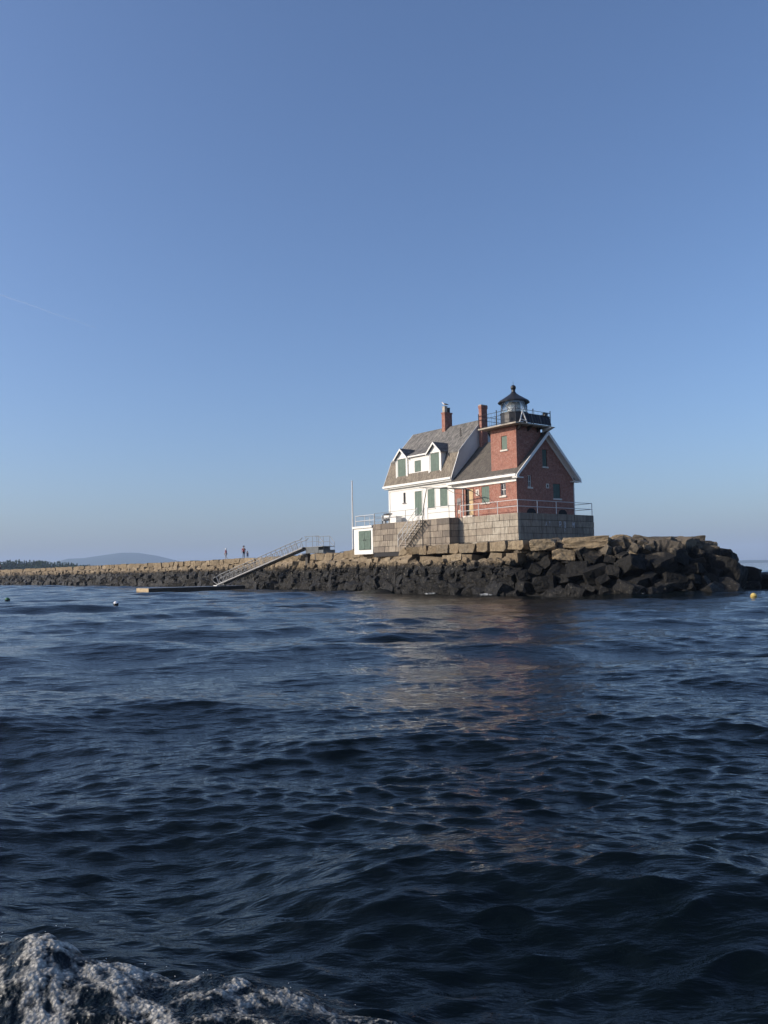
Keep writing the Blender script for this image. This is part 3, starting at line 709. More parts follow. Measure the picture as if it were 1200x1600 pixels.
for ln in (line_l, line_u, line_r):
    lo = [(b, z-.11) for b, z in ln]
    for i in range(len(ln)-1):
        for a0, a1 in ((A0-.19, A0-.125), (A1+.385, A1+.42)): m.prism_a([ln[i], ln[i+1], (ln[i+1][0], ln[i+1][1]-.17), (ln[i][0], ln[i][1]-.17)], a0, a1)
m.build('rake_trim', M['white'], kh)
m = MB(); m.box(A0-.1, A1+.45, .40, .62, 10.20, 10.40); m.box(A0-.06, A1+.38, .56, HB-.003, 10.08, 10.24); m.box(A0-.02, A1+.05, HB-.06, HB-.002, 9.86, 10.07)
m.box(A0-.1, A1+.45, 8.42, 8.62, 10.2, 10.38); m.build('cornice', M['white'], kh)
m = MB(); m.box(A0-.1, A0+.14, HB-.05, HB+.3, PT, 9.85); m.build('corner_board', M['white'], kh)
m = MB(); m.box(A1-.12, A1+.04, HB-.05, HB+.2, PT, 9.85); m.build('corner_board', M['white'], kh)
def shutter_panel(parent, a0, a1, b, z0, z1, mat=None, planks=4, name='shutter'):
    m = MB(); w = (a1-a0)/planks
    for k in range(planks): m.box(a0+k*w+.006, a0+(k+1)*w-.006, b-.05, b, z0+.02, z1-.02)
    m.box(a0, a1, b+.001, b+.03, z0, z1)
    return m.build(name, mat or M['green'], parent)
for (a0, a1, _, _, z0, z1), nm in zip(holes, ('window', 'shutter', 'shutter', 'shutter')):
    if nm == 'window':
        w_ = MB(); w_.box(a0, a1, 1.0, 1.03, z0, z1); w_ = w_.build('window', M['dark'], kh)
        s_ = MB(); s_.box(a0-.1, a1+.1, HB-.08, HB-.002, z0-.1, z0-.003); s_.build('sill', M['grey'], w_)
    else:
        s_ = shutter_panel(kh, a0+.02, a1-.02, HB+.03, z0+.02, z1-.02)
        t_ = MB(); 
        t_.box(a0-.07, a0-.002, HB-.03, HB-.002, z0-.02, z1+.07); t_.box(a1+.002, a1+.07, HB-.03, HB-.002, z0-.02, z1+.07); t_.box(a0-.002, a1+.002, HB-.03, HB-.002, z1+.002, z1+.07)
        if z0 > 7.5: t_.box(a0-.08, a1+.08, HB-.07, HB-.002, z0-.09, z0-.021)
        t_.build('window_trim', M['white'], s_)
# wall dormers joined by a shed front
def dormer(a0, a1, name='dormer'):
    ac = (a0+a1)/2; zb, ze, zp = 11.05, 13.05, 13.95; fb = .82
    m = MB(); m.prism_b([(a0, zb-.3), (a1, zb-.3), (a1, ze), (ac, zp-.12), (a0, ze)], fb, 2.4)
    d = m.build(name, M['white'], kh)
    carve(d, [(a0+.28, a1-.24, .5, .9, zb+.12, ze-.15)])
    s_ = shutter_panel(d, a0+.30, a1-.26, fb+.05, zb+.14, ze-.17, planks=5)
    m = MB(); o_ = .17; sl = (zp-.12-ze)/(ac-a0)
    for sg in (-1, 1):
        e = ac+sg*((ac-a0)+o_); zz = ze-.02-o_*sl
        p = [(ac, zp), (e, zz+.10), (e, zz), (ac, zp-.11)]
        m.prism_b(p if sg > 0 else p[::-1], fb-.22, 3.05)
    m.build('dormer_roof', M['roof_u'], d)
    m = MB()
    for sg in (-1, 1):
        e = ac+sg*((ac-a0)+o_+.02); zz = ze-.05-o_*sl
        p = [(ac, zp-.02), (e, zz+.09), (e, zz-.10), (ac, zp-.22)]
        m.prism_b(p if sg > 0 else p[::-1], fb-.27, fb-.221)
    m.box(a0-.0, a1+.0, fb-.05, fb-.002, ze-.12, ze-.02); m.box(a0-.03, a0+.12, fb-.04, fb-.002, zb-.02, ze-.121); m.box(a1-.12, a1+.03, fb-.04, fb-.002, zb-.02, ze-.121)
    m.build('dormer_trim', M['white'], d)
    return d
dormer(15.02, 16.78); dormer(10.12, 11.86)
m = MB(); m.box(11.862, 15.018, .88, 2.2, 11.0, 13.0); sf = m.build('shed_dormer', M['clap'], kh)
carve(sf, [(13.08, 14.02, .5, .98, 11.42, 12.5)])
shutter_panel(sf, 13.1, 14.0, .93, 11.44, 12.48)
m = MB(); m.prism_a([(.70, 13.06), (2.55, 14.04), (2.55, 13.9), (.70, 12.94)], 11.88, 15.0); m.build('shed_roof', M['roof_u'], sf)
m = MB(); m.box(11.88, 15.0, .66, .72, 12.90, 13.03); m.build('fascia', M['white'], sf)
# chimneys
m = MB(); m.box(13.02, 13.48, 4.02, 4.98, 15.3, 17.42); m.box(12.98, 13.52, 3.98, 5.02, 17.3, 17.44); ch = m.build('chimney', M['brick'], ru)
m = MB(); m.box(13.08, 13.42, 4.08, 4.42, 17.44, 17.98); m.box(13.05, 13.45, 4.05, 4.45, 17.98, 18.05); m.build('chimney_pot', M['conc'], ru)
m = MB(); m.lathe([(.15, 17.44), (.16, 17.9), (.19, 17.95)], 13.25, 4.74, 12); m.build('chimney_pot', M['iron'], ru)
m = MB(); m.tube([(9.72, 3.0, 14.0), (9.72, 3.0, 15.25)], .055, 10); m.build('vent_pipe', M['iron'], ru)
m = MB(); m.box(8.02, 8.38, 4.1, 4.85, 12.5, 17.25); m.box(7.98, 8.40, 4.06, 4.89, 16.98, 17.25); c2 = m.build('chimney', M['brick'], kh)
m = MB(); m.box(8.0, 8.39, 4.08, 4.87, 17.25, 17.33); m.build('chimney_cap', M['conc'], c2)

# ================================================================== brick building
BA0, BA1 = .88, 8.42
bb = thing('brick_building', 'red brick gabled building with white cornice and green shutters at the pier corner', 'building', (4.5, 4.5, PT))
m = MB(); m.prism_a([(HB, PT), (HB2, PT), (HB2, 9.9), (4.51, 13.35), (HB, 9.9)], BA0, BA1); wall = m.build('wall', M['brick'], bb)
gh = [(.5, BA0+.14, 4.18, 4.78, 10.72, 12.2), (.5, BA0+.16, 2.28, 2.72, 8.86, 9.86), (.5, BA0+.14, 5.45, 6.4, 8.02, 9.3)]
fh = [(2.12, 2.72, .5, HB+.14, 8.18, 9.25), (4.08, 5.02, .5, HB+.1, 7.78, 9.2), (6.08, 7.05, .5, HB+.5, 6.78, 9.12)]
carve(wall, gh+fh)
def roof_b(): m = MB(); m.shell_a([(.46, 9.84), (4.51, 13.74), (8.56, 9.84)], .12, .42, 8.55); return m.build('roof', M['roof_b'], bb)
rb = roof_b()
# cornice
m = MB(); m.box(.47, 8.92, .34, .56, 9.66, 9.86); m.box(.55, 8.86, .5, HB-.002, 9.60, 9.70); m.box(BA0-.03, 8.86, HB-.09, HB-.003, 9.28, 9.595)
m.box(BA0-.0, 8.5, 8.125, 8.6, 9.6, 9.78); m.build('cornice', M['white'], bb)
# rake boards: fascia in front, pale soffit behind
m = MB()
def sl(b): return 13.74 - abs(b-4.51)*(3.9/4.05)
for sg in (-1, 1):
    e = 4.51+sg*4.12
    p = [(4.51, sl(4.51)+.01), (e, sl(e)+.01), (e, sl(e)-.30), (4.51, sl(4.51)-.32)]
    m.prism_a(p, .34, .418)
    p = [(4.51, sl(4.51)-.13), (e, sl(e)-.13), (e, sl(e)-.20), (4.51, sl(4.51)-.20)]
    m.prism_a(p, .42, BA0+.0)
    p = [(4.51, sl(4.51)-.21), (e-sg*.5, sl(e-sg*.5)-.21), (e-sg*.5, sl(e-sg*.5)-.50), (4.51, sl(4.51)-.52)]
    m.prism_a(p, BA0-.07, BA0-.003)
    b0, b1 = (e, 4.51+sg*3.25) if sg > 0 else (e, 4.51+sg*3.3)
    m.box(.36, BA0-.004, min(b0, b1), max(b0, b1), 9.52, 9.6)
m.build('rake_board', M['white'], bb)
def win(parent, kind, hole, plane, green=True):
    a0, a1, b0, b1, z0, z1 = hole
    if plane == 'f':
        if kind == 'shutter':
            s_ = shutter_panel(parent, a0+.02, a1-.02, b1-.035, z0+.02, z1-.02)
            q = MB(); q.box(a0-.1, a1+.1, HB-.09, HB-.002, z0-.13, z0-.003); q.build('sill', M['sill'], s_)
        else:
            f = MB(); bz = b1-.05
            for x0, x1, y0, y1 in ((a0, a0+.05, z0, z1), (a1-.05, a1, z0, z1), (a0+.05, a1-.05, z0, z0+.05), (a0+.05, a1-.05, z1-.05, z1), ((a0+a1)/2-.018, (a0+a1)/2+.018, z0+.05, z1-.05), (a0+.05, a1-.05, (z0+z1)/2-.02, (z0+z1)/2+.02)):
                f.box(x0, x1, bz, bz+.04, y0, y1)
            f = f.build('window', M['white'], parent)
            q = MB(); q.box(a0+.01, a1-.01, bz+.045, bz+.05, z0+.01, z1-.01); q.build('pane', M['pane'], f)
            q = MB(); q.box(a0-.1, a1+.1, HB-.09, HB-.002, z0-.13, z0-.003); q.build('sill', M['sill'], f)
    else:
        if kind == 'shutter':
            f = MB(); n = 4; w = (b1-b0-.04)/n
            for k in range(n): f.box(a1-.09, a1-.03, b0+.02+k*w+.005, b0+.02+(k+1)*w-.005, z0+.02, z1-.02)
            f = f.build('shutter', M['shade_green'], parent)
        else:
            f = MB(); az = a1-.09
            for x0, x1, y0, y1 in ((b0, b0+.05, z0, z1), (b1-.05, b1, z0, z1), (b0+.05, b1-.05, z0, z0+.05), (b0+.05, b1-.05, z1-.05, z1), ((b0+b1)/2-.018, (b0+b1)/2+.018, z0+.05, z1-.05), (b0+.05, b1-.05, (z0+z1)/2-.02, (z0+z1)/2+.02)):
                f.box(az, az+.04, x0, x1, y0, y1)
            f = f.build('window', M['white'], parent)
            q = MB(); q.box(az+.045, az+.05, b0+.01, b1-.01, z0+.01, z1-.01); q.build('pane', M['pane'], f)
        q = MB(); q.box(BA0-.09, BA0-.002, b0-.08, b1+.08, z0-.14, z0-.003); q.build('sill', M['sill'], f)
win(bb, 'shutter', gh[0], 'g'); win(bb, 'window', gh[1], 'g'); win(bb, 'shutter', gh[2], 'g')
win(bb, 'window', fh[0], 'f'); win(bb, 'shutter', fh[1], 'f')
# doorway with the yellow door swung open against the right jamb
m = MB(); m.box(6.66, 7.03, HB+.1, HB+.12, 6.8, 9.1); m.box(6.12, 7.03, HB+.45, HB+.47, 6.8, 9.1); m.build('doorway', M['dark'], bb)
m = MB(); m.box(6.10, 6.62, HB+.02, HB+.07, 6.80, 9.08)
for z0, z1 in ((6.95, 7.7), (7.85, 8.55), (8.68, 8.98)): m.box(6.18, 6.54, HB+.005, HB+.019, z0, z1)
dr = m.build('door', M['door'], bb); tag(dr, 'yellow pine door standing open')
m = MB(); m.ball((6.56, HB-.02, 7.8), .045, 8); m.build('handle', M['iron'], dr)
m = MB(); m.box(5.98, 7.2, HB-.28, HB-.003, PT+.02, 6.76); m.build('door_step', M['sill'], bb)
m = MB(); m.box(7.02, 7.14, HB-.03, HB-.003, 6.78, 9.24); m.box(6.0, 6.08, HB-.03, HB-.003, 6.78, 9.24); m.box(6.08, 7.02, HB-.03, HB-.003, 9.125, 9.24); m.build('door_frame', simple('brown_frame', (.22, .09, .06), .7), bb)
def plaque(bc, zc, w, h, inner=True, mat=None):
    m = MB(); m.box(bc-w/2, bc+w/2, HB-.03, HB-.003, zc-h/2, zc+h/2); p = m.build('vent', mat or M['sill'], bb)
    if inner: m = MB(); m.box(bc-w*.22, bc+w*.22, HB-.036, HB-.031, zc-h*.3, zc+h*.3); m.build('grille', M['grey'], p)
plaque(5.52, 8.72, .42, .55); plaque(7.92, 8.1, .55, .62, False, M['grey']); plaque(7.92, 7.2, .3, .3)
m = MB(); m.box(BA0-.03, BA0-.003, 4.55, 4.9, 8.85, 9.25); p = m.build('vent', M['sill'], bb); m = MB(); m.box(BA0-.036, BA0-.031, 4.65, 4.8, 8.93, 9.17); m.build('grille', M['dark'], p)
m = MB(); m.tube([(BA0+.0, 8.2, 9.6), (BA0+.0, 8.2, 6.6)], .05, 8); m.tube([(7.35, HB-.06, 9.3), (7.35, HB-.06, 6.7)], .04, 8); m.build('downspout', M['rail'], bb)
m = MB()
for bc in (2.6, 6.6): m.prism_a([(bc-.6, PT+.01), (bc-.5, PT+.3), (bc-.25, PT+.48), (bc+.25, PT+.48), (bc+.5, PT+.3), (bc+.6, PT+.01)], BA0-.02, BA0-.003)
m.build('cellar_arch', M['dark'], bb)

# ================================================================== light tower
lt = thing('light_tower', 'square red brick light tower with black lantern room and railed gallery', 'lighthouse tower', (2.42, 2.55, 9.9))
TA0, TA1, TB0, TB1 = .93, 3.92, 1.08, 4.12
m = MB(); m.box(TA0, TA1, TB0, TB1, 9.9, 14.0); wl = m.build('wall', M['brick'], lt)
carve(wl, [(2.0, 2.66, .5, TB0+.14, 12.12, 13.3)])
s_ = shutter_panel(wl, 2.02, 2.64, TB0+.10, 12.14, 13.28)
m = MB(); m.box(1.9, 2.76, TB0-.09, TB0-.002, 11.98, 12.117); m.build('sill', M['sill'], s_)
m = MB(); m.prism_a([(.46, 9.87), (TB0-.003, 10.35), (TB0-.003, 10.2), (.46, 9.86)], TA0-.1, TA1+.02); m.build('skirt_roof', M['roof_u'], lt)
DC = (2.42, 2.5); DS = 2.22; DZ = 14.02
m = MB(); m.box(DC[0]-DS, DC[0]+DS, DC[1]-DS, DC[1]+DS, DZ, DZ+.12); gal = m.build('gallery', M['conc'], lt)
m = MB()
for sx in (-1, 1):
    for k in (-1.2, 0, 1.2): m.prism_b([(DC[0]+sx*1.5, DZ), (DC[0]+sx*(DS-.12), DZ), (DC[0]+sx*1.5, DZ-.42)], DC[1]+k-.05, DC[1]+k+.05)
m.build('bracket', M['iron'], gal)
m = MB(); m.prism_b([(-.2, DZ-.02), (.9, DZ-.02), (.9, DZ-.40)], 4.3, 4.75); m.build('flashing', M['white'], gal)
# gallery railing: posts, two rails, pickets
rl_ = MB(); z0 = DZ+.12
c_ = [(DC[0]-DS+.06, DC[1]-DS+.06), (DC[0]+DS-.06, DC[1]-DS+.06), (DC[0]+DS-.06, DC[1]+DS-.06), (DC[0]-DS+.06, DC[1]+DS-.06)]
for i in range(4):
    p, q = c_[i], c_[(i+1) % 4]
    for zz in (1.12, .78, .08): rl_.tube([(p[0], p[1], z0+zz), (q[0], q[1], z0+zz)], .02, 6)
    for k in range(21):
        t = (k+.5)/21; x, y = p[0]+(q[0]-p[0])*t, p[1]+(q[1]-p[1])*t; rl_.tube([(x, y, z0+.08), (x, y, z0+1.12 if k % 2 else z0+.78)], .008, 4)
rail = rl_.build('railing', M['black'], lt)
for i in range(4):
    p, q = c_[i], c_[(i+1) % 4]
    for t in (0, .5):
        m = MB(); x, y = p[0]+(q[0]-p[0])*t, p[1]+(q[1]-p[1])*t; m.tube([(x, y, z0), (x, y, z0+1.22)], .038, 8); m.ball((x, y, z0+1.25), .055, 8); m.build('post', M['black'], rail)
LC = (2.42, 2.5)
m = MB(); m.lathe([(1.22, z0), (1.22, z0+.08), (1.17, z0+.1), (1.17, z0+1.14), (1.22, z0+1.16), (1.22, z0+1.22), (1.12, z0+1.23)], *LC, 16)
lb = m.build('lantern_wall', M['black'], lt)
m = MB(); m.lathe([(1.11, z0+1.23), (1.11, z0+2.22), (1.08, z0+2.22), (1.08, z0+1.23)], *LC, 32); m.f = m.f[:-2]; m.mi = m.mi[:-2]; m.t = m.t[:-2]
m.build('lantern_glass', M['glass'], lt, smooth=True)
# diagonal astragals
m = MB(); NBAR = 9
for k in range(NBAR):
    for sg in (-1, 1):
        pts = [(LC[0]+1.13*math.cos(th_), LC[1]+1.13*math.sin(th_), z0+1.23+.99*j/6) for j in range(7) for th_ in [2*math.pi*k/NBAR + sg*(j/6)*2*math.pi/NBAR*1.0]]
        m.tube(pts, .018, 5)
m.build('astragals', M['galv'], lt)
m = MB(); m.lathe([(.18, z0), (.18, z0+1.2), (.42, z0+1.25), (.56, z0+1.45), (.60, z0+1.65), (.56, z0+1.85), (.42, z0+2.05), (.1, z0+2.05)], *LC, 20); m.build('lens', M['lens'], lt)
m = MB(); prof = [(1.16, z0+2.16), (1.36, z0+2.14), (1.38, z0+2.2), (1.30, z0+2.3), (.62, z0+2.72), (.30, z0+2.95), (.17, z0+3.14), (.16, z0+3.3)]
m.lathe(prof, *LC, 16); lr = m.build('lantern_roof', M['black'], lt)
m = MB(); m.ball((LC[0], LC[1], z0+3.5), .235, 16); m.lathe([(.12, z0+3.28), (.2, z0+3.31), (.12, z0+3.34)], *LC, 12); m.build('ventilator_ball', M['black'], lr, smooth=True)
m = MB(); m.tube([(LC[0], LC[1], z0+3.72), (LC[0], LC[1], z0+4.15)], [.018, .006], 6); m.build('lightning_rod', M['black'], lr)
# dark solar panels leaning on the right-hand rail
ax = DC[0]-DS
for k, (b0, b1) in enumerate(((1.3, 2.25), (2.3, 3.25), (3.3, 4.5))):
    m = MB(); m.add([(ax-.14, b0, z0+.02), (ax-.14, b1, z0+.02), (ax+.10, b1, z0+.86), (ax+.10, b0, z0+.86), (ax-.10, b0, z0+.01), (ax-.10, b1, z0+.01), (ax+.14, b1, z0+.85), (ax+.14, b0, z0+.85)],
        [(0,1,2,3), (4,7,6,5), (0,4,5,1), (1,5,6,2), (2,6,7,3), (3,7,4,0)])
    pn = m.build('solar_panel', M['navy'], lt)
    m = MB()
    for t in (0, .33, .66, 1): b = b0+(b1-b0)*t; m.tube([(ax-.17, b, z0+.02), (ax+.07, b, z0+.86)], .012 if 0 < t < 1 else .022, 4)
    m.build('panel_frame', M['gsteel'], pn)
m = MB(); m.box(ax-.02, ax+.25, 3.9, 4.25, z0+.86, z0+1.12); m.build('equipment_box', M['black'], lt)
# white bracket shaped like a letter A on the near corner of the rail
m = MB(); ap = (ax-.10, 1.05, z0+.98)
for p in ((ax-.16, .62, z0+.0), (ax-.22, 1.42, z0-.06)): m.tube([ap, p], .05, 6)
m.tube([(ax-.15, .72, z0+.22), (ax-.19, 1.32, z0+.12)], .045, 6); m.tube([(ax-.15, .55, z0+.0), (ax-.19, 1.0, z0+.0)], .04, 6)
m.build('white_bracket', M['white'], lt)

# ================================================================== rails, stair, poles
def railing(name, label, pts, base, step, mat, r=.028, hgt=1.07, mids=(.55,), group='railings round the pier top'):
    t = thing(name, label, 'railing', base, group); m = MB()
    for p, q in zip(pts, pts[1:]):
        for zz in (hgt,)+tuple(mids): m.tube([(p[0], p[1], p[2]+zz), (q[0], q[1], q[2]+zz)], r, 6)
    m.build('rail', mat, t)
    for p, q in zip(pts, pts[1:]):
        L = math.hypot(q[0]-p[0], q[1]-p[1]); n = max(1, round(L/step))
        for k in range(n + (1 if q is pts[-1] else 0)):
            f = k/n; x, y, z = [p[i]+(q[i]-p[i])*f for i in range(3)]
            m = MB(); m.tube([(x, y, z+.01), (x, y, z+hgt+.02)], r*1.25, 6); m.build('post', mat, t)
    return t
e = .10
railing('pier_railing', 'white pipe railing round the brick building corner of the pier', [(6.9, e, PT), (e, e, PT), (e, PB-e, PT), (8, PB-e, PT)], (3, 3, PT), 2.35, M['rail'])
railing('pier_railing', 'thin grey railing along the front edge of the pier before the white house', [(10.0, NB+e, PT), (NA+e, NB+e, PT), (NA+e, -.05, PT)], (8, NB, PT), 2.3, M['galv'], .02)
railing('pier_railing', 'thin railing of the pier edge between the stair and the shed', [(18.0, NB+e, PT), (13.2, NB+e, PT), (11.3, NB+e, PT)], (15, NB, PT), 2.25, M['galv'], .02)
railing('shed_railing', 'white pipe railing on the roof of the storage shed', [(18.1, NB+e, 6.5), (21.2, NB+e, 6.5), (21.2, 4.3, 6.5)], (19.5, NB, 6.5), 1.75, M['rail'], .03)
# stair up the front of the pier
st = thing('metal_stair', 'white railed stair climbing the front of the pier', 'stair', (11, NB-.4, 4.1))
sa0, sa1, sz0, sz1 = 13.0, 10.2, 4.2, PT
for bside, nm in ((NB-.08, 'stringer'), (NB-.93, 'stringer')):
    m = MB(); m.prism_b([(sa0, sz0), (sa0, sz0+.09), (sa1, sz1), (sa1, sz1-.09)], bside-.025, bside+.025); m.build(nm, M['conc'], st)
for k in range(11):
    f = (k+.5)/11; a = sa0+(sa1-sa0)*f; z = sz0+(sz1-sz0)*f
    m = MB(); m.box(a-.10, a+.10, NB-.90, NB-.12, z-.012, z+.012); m.build('tread', M['pier'], st)
for bside in (NB-.1, NB-.97):
    m = MB()
    for hh in (1.05, .55): m.tube([(sa0+.1, bside, sz0+hh), (sa1, bside, sz1+hh)], .03, 6)
    for f in (0, .25, .5, .75, 1): a = sa0+(sa1-sa0)*f; z = sz0+(sz1-sz0)*f; m.tube([(a+.05, bside, z), (a+.05, bside, z+1.05)], .026, 6)
    m.build('handrail', M['rail'], st)
# davit: pole standing before the pier with a boom and a hanging fall
dv = thing('davit_crane', 'slim dark davit pole in front of the white house with a long boom', 'davit', (10.15, -1.75, 4.1))
m = MB(); m.tube([(9.95, -1.75, 4.0), (9.95, -1.75, 6.2), (9.75, -1.72, 7.8), (9.35, -1.7, 9.2)], [.055, .05, .04, .035], 8); m.build('pole', M['iron'], dv)
m = MB(); m.tube([(10.0, -2.0, 9.42), (7.4, -1.2, 9.18), (5.5, -.6, 8.98), (4.9, -.4, 8.75)], [.03, .05, .055, .04], 8); m.build('boom', M['black'], dv)
m = MB(); m.tube([(9.35, -1.7, 9.2), (9.2, -1.75, 9.33)], .05, 6); m.build('collar', M['rail'], dv)
m = MB(); m.tube([(4.9, -.4, 8.75), (4.2, -.3, 8.35), (3.7, -.2, 7.9), (3.45, -.1, 7.45)], .028, 6); m.tube([(7.4, -1.2, 9.18), (6.6, -.9, 8.7), (5.3, -.5, 8.4)], .02, 5); m.build('rope_and_shadow_line', M['iron'], dv)  # hanging rope, plus the boom's shadow built as a second dark strand
fp = thing('flagpole', 'tall bare white flagpole beside the storage shed', 'flagpole', (24.9, 1.2, 4.05))
m = MB(); m.tube([(24.9, 1.2, 4.0), (24.9, 1.2, 8.0), (24.9, 1.2, 11.55)], [.10, .085, .06], 10); m.build('pole', M['rail'], fp)
m = MB(); m.ball((24.9, 1.2, 11.62), .09, 8); m.build('finial', M['rail'], fp)
m = MB(); m.lathe([(.22, 4.03), (.22, 4.13), (.12, 4.16), (.12, 4.4)], 24.9, 1.2, 12); m.build('base', M['conc'], fp)
# things kept on the pier beside the white house
gn = thing('pressure_tank', 'white and black tank unit on small legs beside the white house', 'tank', (17.4, .2, PT))
m = MB(); m.tube([(17.75, .1, PT+.72), (17.0, .1, PT+.72)], .20, 12); m.build('tank', M['white'], gn)
m = MB(); m.box(16.95, 17.75, -.15, .35, PT+.94, PT+1.06); m.box(16.95, 17.75, -.15, .35, PT+.36, PT+.48); m.build('frame', M['black'], gn)
for a in (17.0, 17.7):
    m = MB(); m.tube([(a, -.05, PT), (a, -.05, PT+.38)], .05, 6); m.build('leg', M['rail'], gn)
ch_ = thing('deck_chair', 'folding white chair with a dark strap on the pier left of the tank unit', 'chair', (18.0, .1, PT))
m = MB(); m.box(17.85, 18.1, -.1, .35, PT+.42, PT+.46); m.build('seat', M['rail'], ch_)
m = MB(); m.box(18.08, 18.12, -.1, .35, PT+.47, PT+.92); m.build('backrest', M['rail'], ch_)
for a0, a1 in ((17.85, 18.15), (18.15, 17.85)):
    m = MB(); m.tube([(a0, -.08, PT+.02), (a1, -.08, PT+.44)], .035, 6); m.tube([(a0, .33, PT+.02), (a1, .33, PT+.44)], .035, 6); m.build('leg', M['black'], ch_)
bx = thing('storage_box', 'white storage box against the left corner of the white house', 'box', (16.3, .3, PT))
m = MB(); m.box(15.85, 16.75, -.1, .6, PT+.1, PT+.62); m.build('body', M['white'], bx)
m = MB(); m.box(15.8, 16.8, -.14, .64, PT+.621, PT+.72); m.build('lid', M['white'], bx)
m = MB(); m.box(15.95, 16.65, -.05, .55, PT+.02, PT+.1); m.build('skid', M['dwood'], bx)

# ================================================================== float, gangway, platform
fl = thing('mooring_float', 'low dark timber float lying on the water at the foot of the gangway', 'float', (47.8, -6.5, 0))
m = MB(); m.box(45.9, 49.6, -12.9, -.6, .36, .50); m.build('deck', M['galv'], fl)
m = MB(); m.box(45.84, 45.899, -12.95, -.55, .02, .46); m.box(49.601, 49.66, -12.95, -.55, .02, .46); m.build('side_beam', M['dwood'], fl)  # shade on the long sides is put into their dark colour
m = MB(); m.box(45.84, 49.66, -13.02, -12.951, .04, .47); m.build('end_beam', M['wood'], fl)  # pale tone carries the sunlight falling on this end face
m = MB(); m.box(46.0, 49.5, -12.8, -.7, -.3, .355); m.build('hull', M['dwood'], fl)
pf = thing('landing_platform', 'dark grey steel landing box at the top of the gangway', 'platform', (32.5, 1.6, 4.0))
PB0 = 1.35
m = MB(); m.box(31.9, 34.6, PB0, PB0+1.6, 4.18, 4.86); m.build('body', M['gsteel'], pf)
m = MB(); m.box(31.0, 34.7, PB0-.05, PB0+1.65, 4.861, 4.92); m.build('tread_plate', M['galv'], pf)
m = MB(); m.box(30.9, 31.85, PB0, PB0+1.6, 4.15, 4.5); m.build('step', M['gsteel'], pf)
for a in (34.3, 32.3): m = MB(); m.box(a-.25, a+.25, PB0-.1, PB0+.25, 2.6, 4.17); m.build('leg', M['dwood'], pf)
m = MB(); m.lathe([(.42, 4.0), (.42, 4.17)], 34.6, PB0-.3, 12); m.build('pivot_block', M['alu'], pf)
m = MB()
for bb_ in (PB0+.05, PB0+1.55):
    m.tube([(34.9, bb_, 6.15), (31.9, bb_, 6.1), (30.9, bb_, 5.35), (30.9, bb_, 4.3)], .032, 6); m.tube([(34.6, bb_, 5.5), (31.9, bb_, 5.5), (31.0, bb_, 4.9)], .024, 6)
    for a in (34.6, 33.2, 31.9): m.tube([(a, bb_, 4.9), (a, bb_, 6.12)], .026, 6)
m.build('handrail', M['galv'], pf)
gw = thing('gangway', 'long aluminium truss gangway sloping from the breakwater down to the float', 'gangway', (41, -1, 2.5))
P0 = Vector((47.6, -3.1, .62)); P1 = Vector((34.9, PB0+.15, 4.8)); dirv = (P1-P0).normalized(); side = Vector((-dirv.y, dirv.x, 0)).normalized(); L = (P1-P0).length; upv = Vector((0, 0, 1)); WID = 1.15; HT = 1.15
def gp(t, s, h): return P0 + dirv*t + side*(s*WID/2) + upv*h
m = MB()
for s_ in (-1, 1): 
    q = [gp(0, s_, -.02), gp(L, s_, -.02)]; m.tube(q, .09, 6)
m.build('bottom_chord', M['alu'], gw)
m = MB()
for s_ in (-1, 1): m.tube([gp(.0, s_, HT*.9), gp(.5, s_, HT), gp(L-1.2, s_, HT), gp(L-.3, s_, HT*.9), gp(L, s_, 1.2)], .045, 6)
m.build('top_chord', M['galv'], gw)
n = 17
for s_ in (-1, 1):
    m = MB()
    for k in range(n):
        t0 = .3+(L-1.0)*k/n; t1 = .3+(L-1.0)*(k+1)/n; tm = (t0+t1)/2
        m.tube([gp(t0, s_, .05), gp(tm, s_, HT)], .026, 5); m.tube([gp(tm, s_, HT), gp(t1, s_, .05)], .026, 5)
    m.tube([gp(.3, s_, HT*.55), gp(L-.8, s_, HT*.55)], .02, 5)
    m.build('lattice', M['alu'], gw)
m = MB(); m.add([gp(0, -1, .08), gp(L, -1, .08), gp(L, 1, .08), gp(0, 1, .08), gp(0, -1, .12), gp(L, -1, .12), gp(L, 1, .12), gp(0, 1, .12)], [(0,3,2,1),(4,5,6,7),(0,1,5,4),(1,2,6,5),(2,3,7,6),(3,0,4,7)]); m.build('walkway', M['galv'], gw)
for s_ in (-1, 1):
    m = MB(); m.tube([gp(.2, s_, -.02), gp(-.55, s_, .55), gp(-.75, s_, .85), gp(-.55, s_, 1.08), gp(-.1, s_, 1.08), gp(.35, s_, .1)], .05, 6); m.build('end_loop', M['alu'], gw)
m = MB(); m.box(47.2, 48.2, -3.75, -2.5, .505, .60); m.build('roller_plate', M['rail'], gw)

rp = thing('mooring_rope', 'dark rope hanging down the breakwater face below the flagpole', 'rope', (25.5, 0, 4))
m = MB(); m.tube([(24.7, .9, 4.16), (25.3, -.1, 4.08), (25.8, -.75, 3.6), (26.3, -1.0, 2.9), (26.6, -1.1, 2.2)], .035, 6); m.build('line', M['black'], rp)
